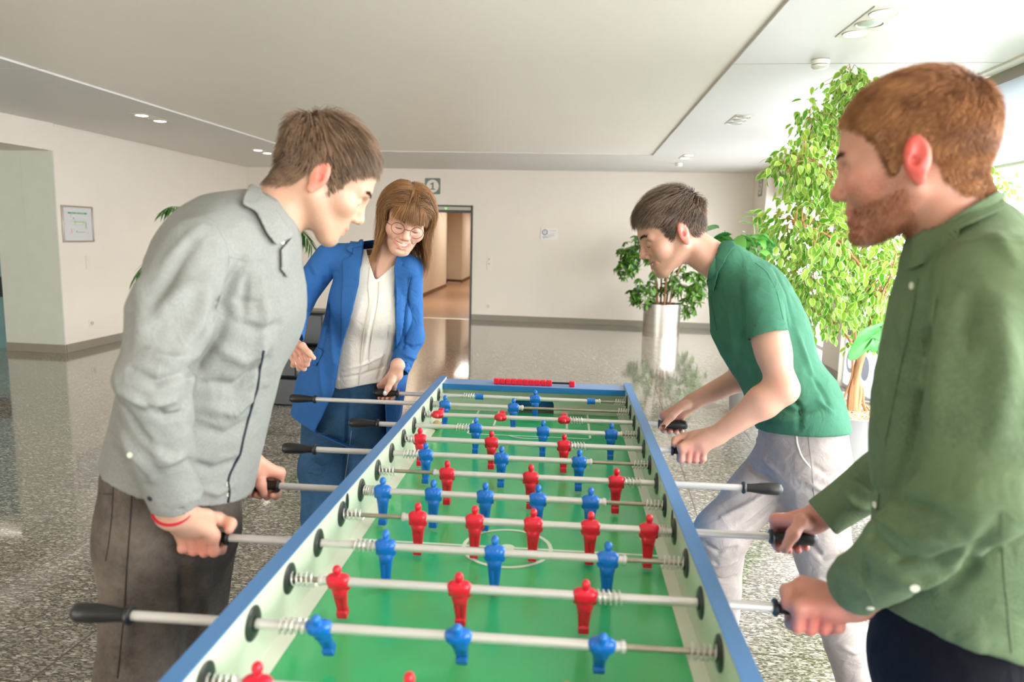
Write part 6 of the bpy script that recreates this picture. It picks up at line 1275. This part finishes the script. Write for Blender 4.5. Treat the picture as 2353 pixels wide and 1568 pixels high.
    V = fold(V, normals(V, F), bvh(V, F), [([(755, 700), (720, 735), (690, 745)], -.010, .010), ([(735, 720), (690, 720), (655, 700)], .008, .010), ([(650, 745), (680, 760), (700, 752)], -.006, .008), ([(745, 640), (755, 720), (740, 800)], -.008, .012), ([(700, 600), (720, 640)], -.004, .012), ([(760, 740), (770, 840), (765, 900)], .006, .016), ([(930, 790), (950, 800), (965, 795)], -.008, .007), ([(925, 815), (950, 825), (960, 818)], .008, .008), ([(938, 640), (930, 740), (925, 800)], -.008, .010), ([(905, 845), (925, 830), (945, 845)], -.005, .007), ([(735, 800), (740, 880), (745, 940)], .006, .014), ([(670, 860), (680, 920)], .005, .014)])
    op = [(838, 545), (830, 600), (822, 660), (803, 740), (784, 800), (775, 860), (768, 900), (723, 992), (760, 1080), (892, 1080), (889, 985), (886, 930), (893, 880), (902, 830), (909, 760), (908, 690), (906, 620), (918, 560)]
    nT = len(s0.mesh(1)[1]); X, Y = pjv(V[F].mean(1)); FN = ((np.cross(V[F[:, 2]]-V[F[:, 0]], V[F[:, 3]]-V[F[:, 1]])@CF) < 0) & (np.arange(len(F)) < nT); C0 = V[F].mean(1); keep = ~(in_poly(X, Y, op) & FN)
    VV = V.copy(); bz = mesh_obj('blazer', smooth_edge(V, F[keep]), F[keep], mb_, p); so = bz.modifiers.new('s', 'SOLIDIFY'); so.thickness = .004; B = bvh(V, F)
    mbd = mb_
    patch(B, [(836, 552), (812, 572), (798, 578), (813, 586), (806, 590), (790, 600), (787, 700), (784, 800), (790, 786), (805, 738), (820, 672), (828, 620), (834, 580)], .006, .003, 'lapel', mbd, bz, 4)
    patch(B, [(836, 540), (815, 545), (797, 577), (813, 586), (812, 574), (836, 570)], .0085, .003, 'collar', mbd, bz, 4)
    patch(B, [(912, 590), (926, 604), (925, 612), (936, 618), (946, 622), (938, 680), (925, 745), (909, 800), (909, 690), (906, 615)], .006, .003, 'lapel', mbd, bz, 4)
    patch(B, [(702, 776), (745, 808), (728, 842), (700, 830), (696, 800)], .004, .003, 'pocket_flap', mbd, bz, 4)
    seam(B, [(752, 548), (760, 590), (752, 650), (740, 690)], .0012, 'sleeve_seam', mbd, bz)
    # jeans
    mj = fabric('blue_denim', '2B4A66', .15, '4A6A86', .5, c2='3B6088'); hR, hL = at(752, 970, 2.92), at(835, 970, 2.94); kR, kL = at(738, 1190, 2.84), at(828, 1190, 2.92); aR, aL = np.array([kR[0]-.01, kR[1]+.06, .1]), np.array([kL[0]+.02, kL[1]+.05, .1])
    s = sgrid([hR, hL, kR, kL, aR, aL, DT(820, 850)], .15, .006); s.cap(DT(825, 875), DT(795, 945), .135, .165, k=.05, sc=.70, U=U); limb(s, [hR, at(735, 1080, 2.87), kR, aR], [.100, .080, .074, .055], k=.03); limb(s, [hL, at(835, 1080, 2.93), kL, aL], [.098, .080, .072, .055], k=.025)
    tr, TV, TF = cloth(s, 'jeans', mj, p, [([(715, 1060), (740, 1075), (775, 1065)], .006, .010), ([(705, 1090), (740, 1100), (775, 1085)], -.006, .010), ([(800, 905), (798, 1000), (780, 1100)], -.01, .008)], [(.004, 9., dict(seed=6))])
    Bt = bvh(TV, TF); seam(Bt, [(808, 990), (800, 1050), (790, 1120)], .0015, 'inner_seam', mat('jeans_stitch', '9AA6AE', .9), tr)
    for a in (aR, aL): shoe('shoe', a+[.06, -.16, -.10], a+[0, .04, -.10], mat('shoe_dark', '2A2724', .5), p)
    # hair: shoulder-length bob with fringe
    rg_ = np.random.default_rng(24); mask = lambda q: (q[:, 2] > np.interp(q[:, 1], [-.125, -.05, -.02, .02, .05, .075, .10], [-.06, -.05, .0, .01, .04, .062, .074]))
    mask0 = mask; mask = lambda q: mask0(q) & ~((q[:, 1] > .045) & (np.abs(q[:, 0]) < .035) & (q[:, 2] < .088))
    rt, nr_ = scalp(HV, HF, mask, 6500, rg_, 2.5); hc, hr = np.array([0, -.012, .028]), np.array([.087, .105, .0965])
    G = R.T@np.array([0, 0, -1.])
    def df2(P, n):
        v = np.zeros_like(P); sgn = np.where(P[:, 0]-.006 > 0, 1., -1.); top = smoothz(P[:, 2], .045, .105); back = smoothz(-P[:, 1], .01, .06)
        v[:, 0] = sgn*.9*top*(1-.6*back)+.25*sgn*(1-top)*smoothz(P[:, 2], -.02, .05); v[:, 1] = -.75*back*top-.12*(1-top)*(P[:, 2] > -.02); v[:, 2] = -.55; fr_ = smoothz(P[:, 1], .035, .085)*(np.abs(P[:, 0]) < .078); v[:, 0] += sgn*2.2*fr_; v[:, 1] -= .5*fr_
        low = smoothz(-P[:, 2], -.075, -.01)[:, None]; low = low*(1-fr_[:, None]); v = v/np.linalg.norm(v, axis=1)[:, None]*(1-low)+(G+np.stack([-sgn*(-.22+.6*smoothz(np.abs(P[:, 0]), .100, .130)), -.5*smoothz(P[:, 1], .05, .09)+0*sgn, 0*sgn], 1))*low; return v
    mhd = hair_mat('hair_light_brown', '33211A', 'B98450', .38)
    cap = cap_mesh(lambda q: (q[:, 2] > np.interp(q[:, 1], [-.125, -.05, -.02, .02, .05, .075, .10], [-.08, -.08, -.03, .015, .045, .066, .078])), .001, extra=(((0, -.045, -.03), (.070, .060, .075), None, .02),))
    hair('hair', rt, nr_, df2, lambda q: .165+.060*rg_.random(len(q))+.35*np.clip(q[:, 2]-.02, 0, 1), R, T, mhd, p, rg_, w=.0011, seg=13, cap=cap, lift=.25, headc=hc, headr=hr, jit=.10, curl=.22, vol=.14, resp=.55, low_lift=0, crnd=.3, hug=.97, tipg=.35)
    rt2, nr2 = scalp(HV, HF, lambda q: (q[:, 2] > .085), 1500, rg_)
    hair('hair', rt2, nr2, df2, lambda q: .12+.05*rg_.random(len(q)), R, T, mhd, p, rg_, w=.0012, seg=9, lift=.15, headc=hc, headr=hr, jit=.22, vol=.10, resp=.5, low_lift=0, hug=.97, tipg=.35, front=.6)
    fr = lambda q: (q[:, 2] > .056) & (q[:, 1] > .02) & (np.abs(q[:, 0]) < .05); rt, nr_ = scalp(HV, HF, fr, 1500, rg_)
    hair('fringe', rt, nr_, lambda P, n: np.stack([P[:, 0]*5, .35-.0*P[:, 0], -1+0*P[:, 0]], 1), lambda q: .045+.2*np.clip(q[:, 2]-.05, 0, 1)*2, R, T, mhd, p, rg_, w=.0010, seg=7, lift=.5, headc=hc, headr=(.078, .108, .092), jit=.12)
    brows(p, R, T, hair_mat('brow_brown_d', '5A4230', '7A5C44'), HM=(HV, HF))
    # teeth, lashes, thumb nail
    MB().add([R@np.array([x, .0930-16*x*x, z])+T for z in (-.0595, -.0680) for x in np.linspace(-.023, .023, 9)], [(i, i+1, 10+i, 9+i) for i in range(8)]).build('teeth', mat('teeth', 'F2EBDD', .3), p)
    for x in (-1, 1): MB().tube([R@np.array([x*(.019+.025*u), .0900-.0075*u+.002*math.sin(PI*u), -.0065-.0035*math.sin(PI*u)])+T for u in np.linspace(0, 1, 9)], .0009, 5).build('eyelashes', mat('lash_dark', '2A1D16', .7), p)
    MB().ell(at(884, 903, 2.611), (.0055, .003, .007)).build('thumbnail', mat('nail_pale_blue', 'C3D2EA', .25), p)
    gl = MB(); gm = mat('glasses_wire', '7A5248', .3, metal=.7)
    for x in (-1, 1): gl.tube([R@(np.array([x*.034, .1035, -.004])+.0225*np.array([math.cos(a), .18*x*-math.cos(a)*-1*-1 if False else -.25*abs(math.cos(a))*(1 if math.cos(a)*x > 0 else 0), math.sin(a)*.92]))+T for a in np.linspace(0, 2*PI, 33)[:-1]], .0011, 6, closed=True)
    gl.tube([R@np.array([x_, .1045+.002*(1-(x_/.012)**2), .0])+T for x_ in np.linspace(-.0125, .0125, 7)], .0011, 6)
    for x in (-1, 1): gl.tube([R@np.array(q)+T for q in ((x*.0562, .098, .0), (x*.070, .090, .001), (x*.082, .04, .002), (x*.084, -.005, .0))], .0012, 6)
    ge = gl.build('glasses', gm, p)
    for x in (-1, 1): MB().add([R@(np.array([x*.034, .1025, -.004])+.0222*np.array([math.cos(a), -.25*abs(math.cos(a))*(1 if math.cos(a)*x > 0 else 0), math.sin(a)*.92]))+T for a in np.linspace(0, 2*PI, 25)[:-1]], [tuple(range(24))]).build('lens', m_glass, ge, smooth=False)
    rebase(p, foot); return p
for _k, _f in (('A', person_A), ('B', person_B), ('C', person_C), ('D', person_D)):
    if _k in PEOPLE: _f()
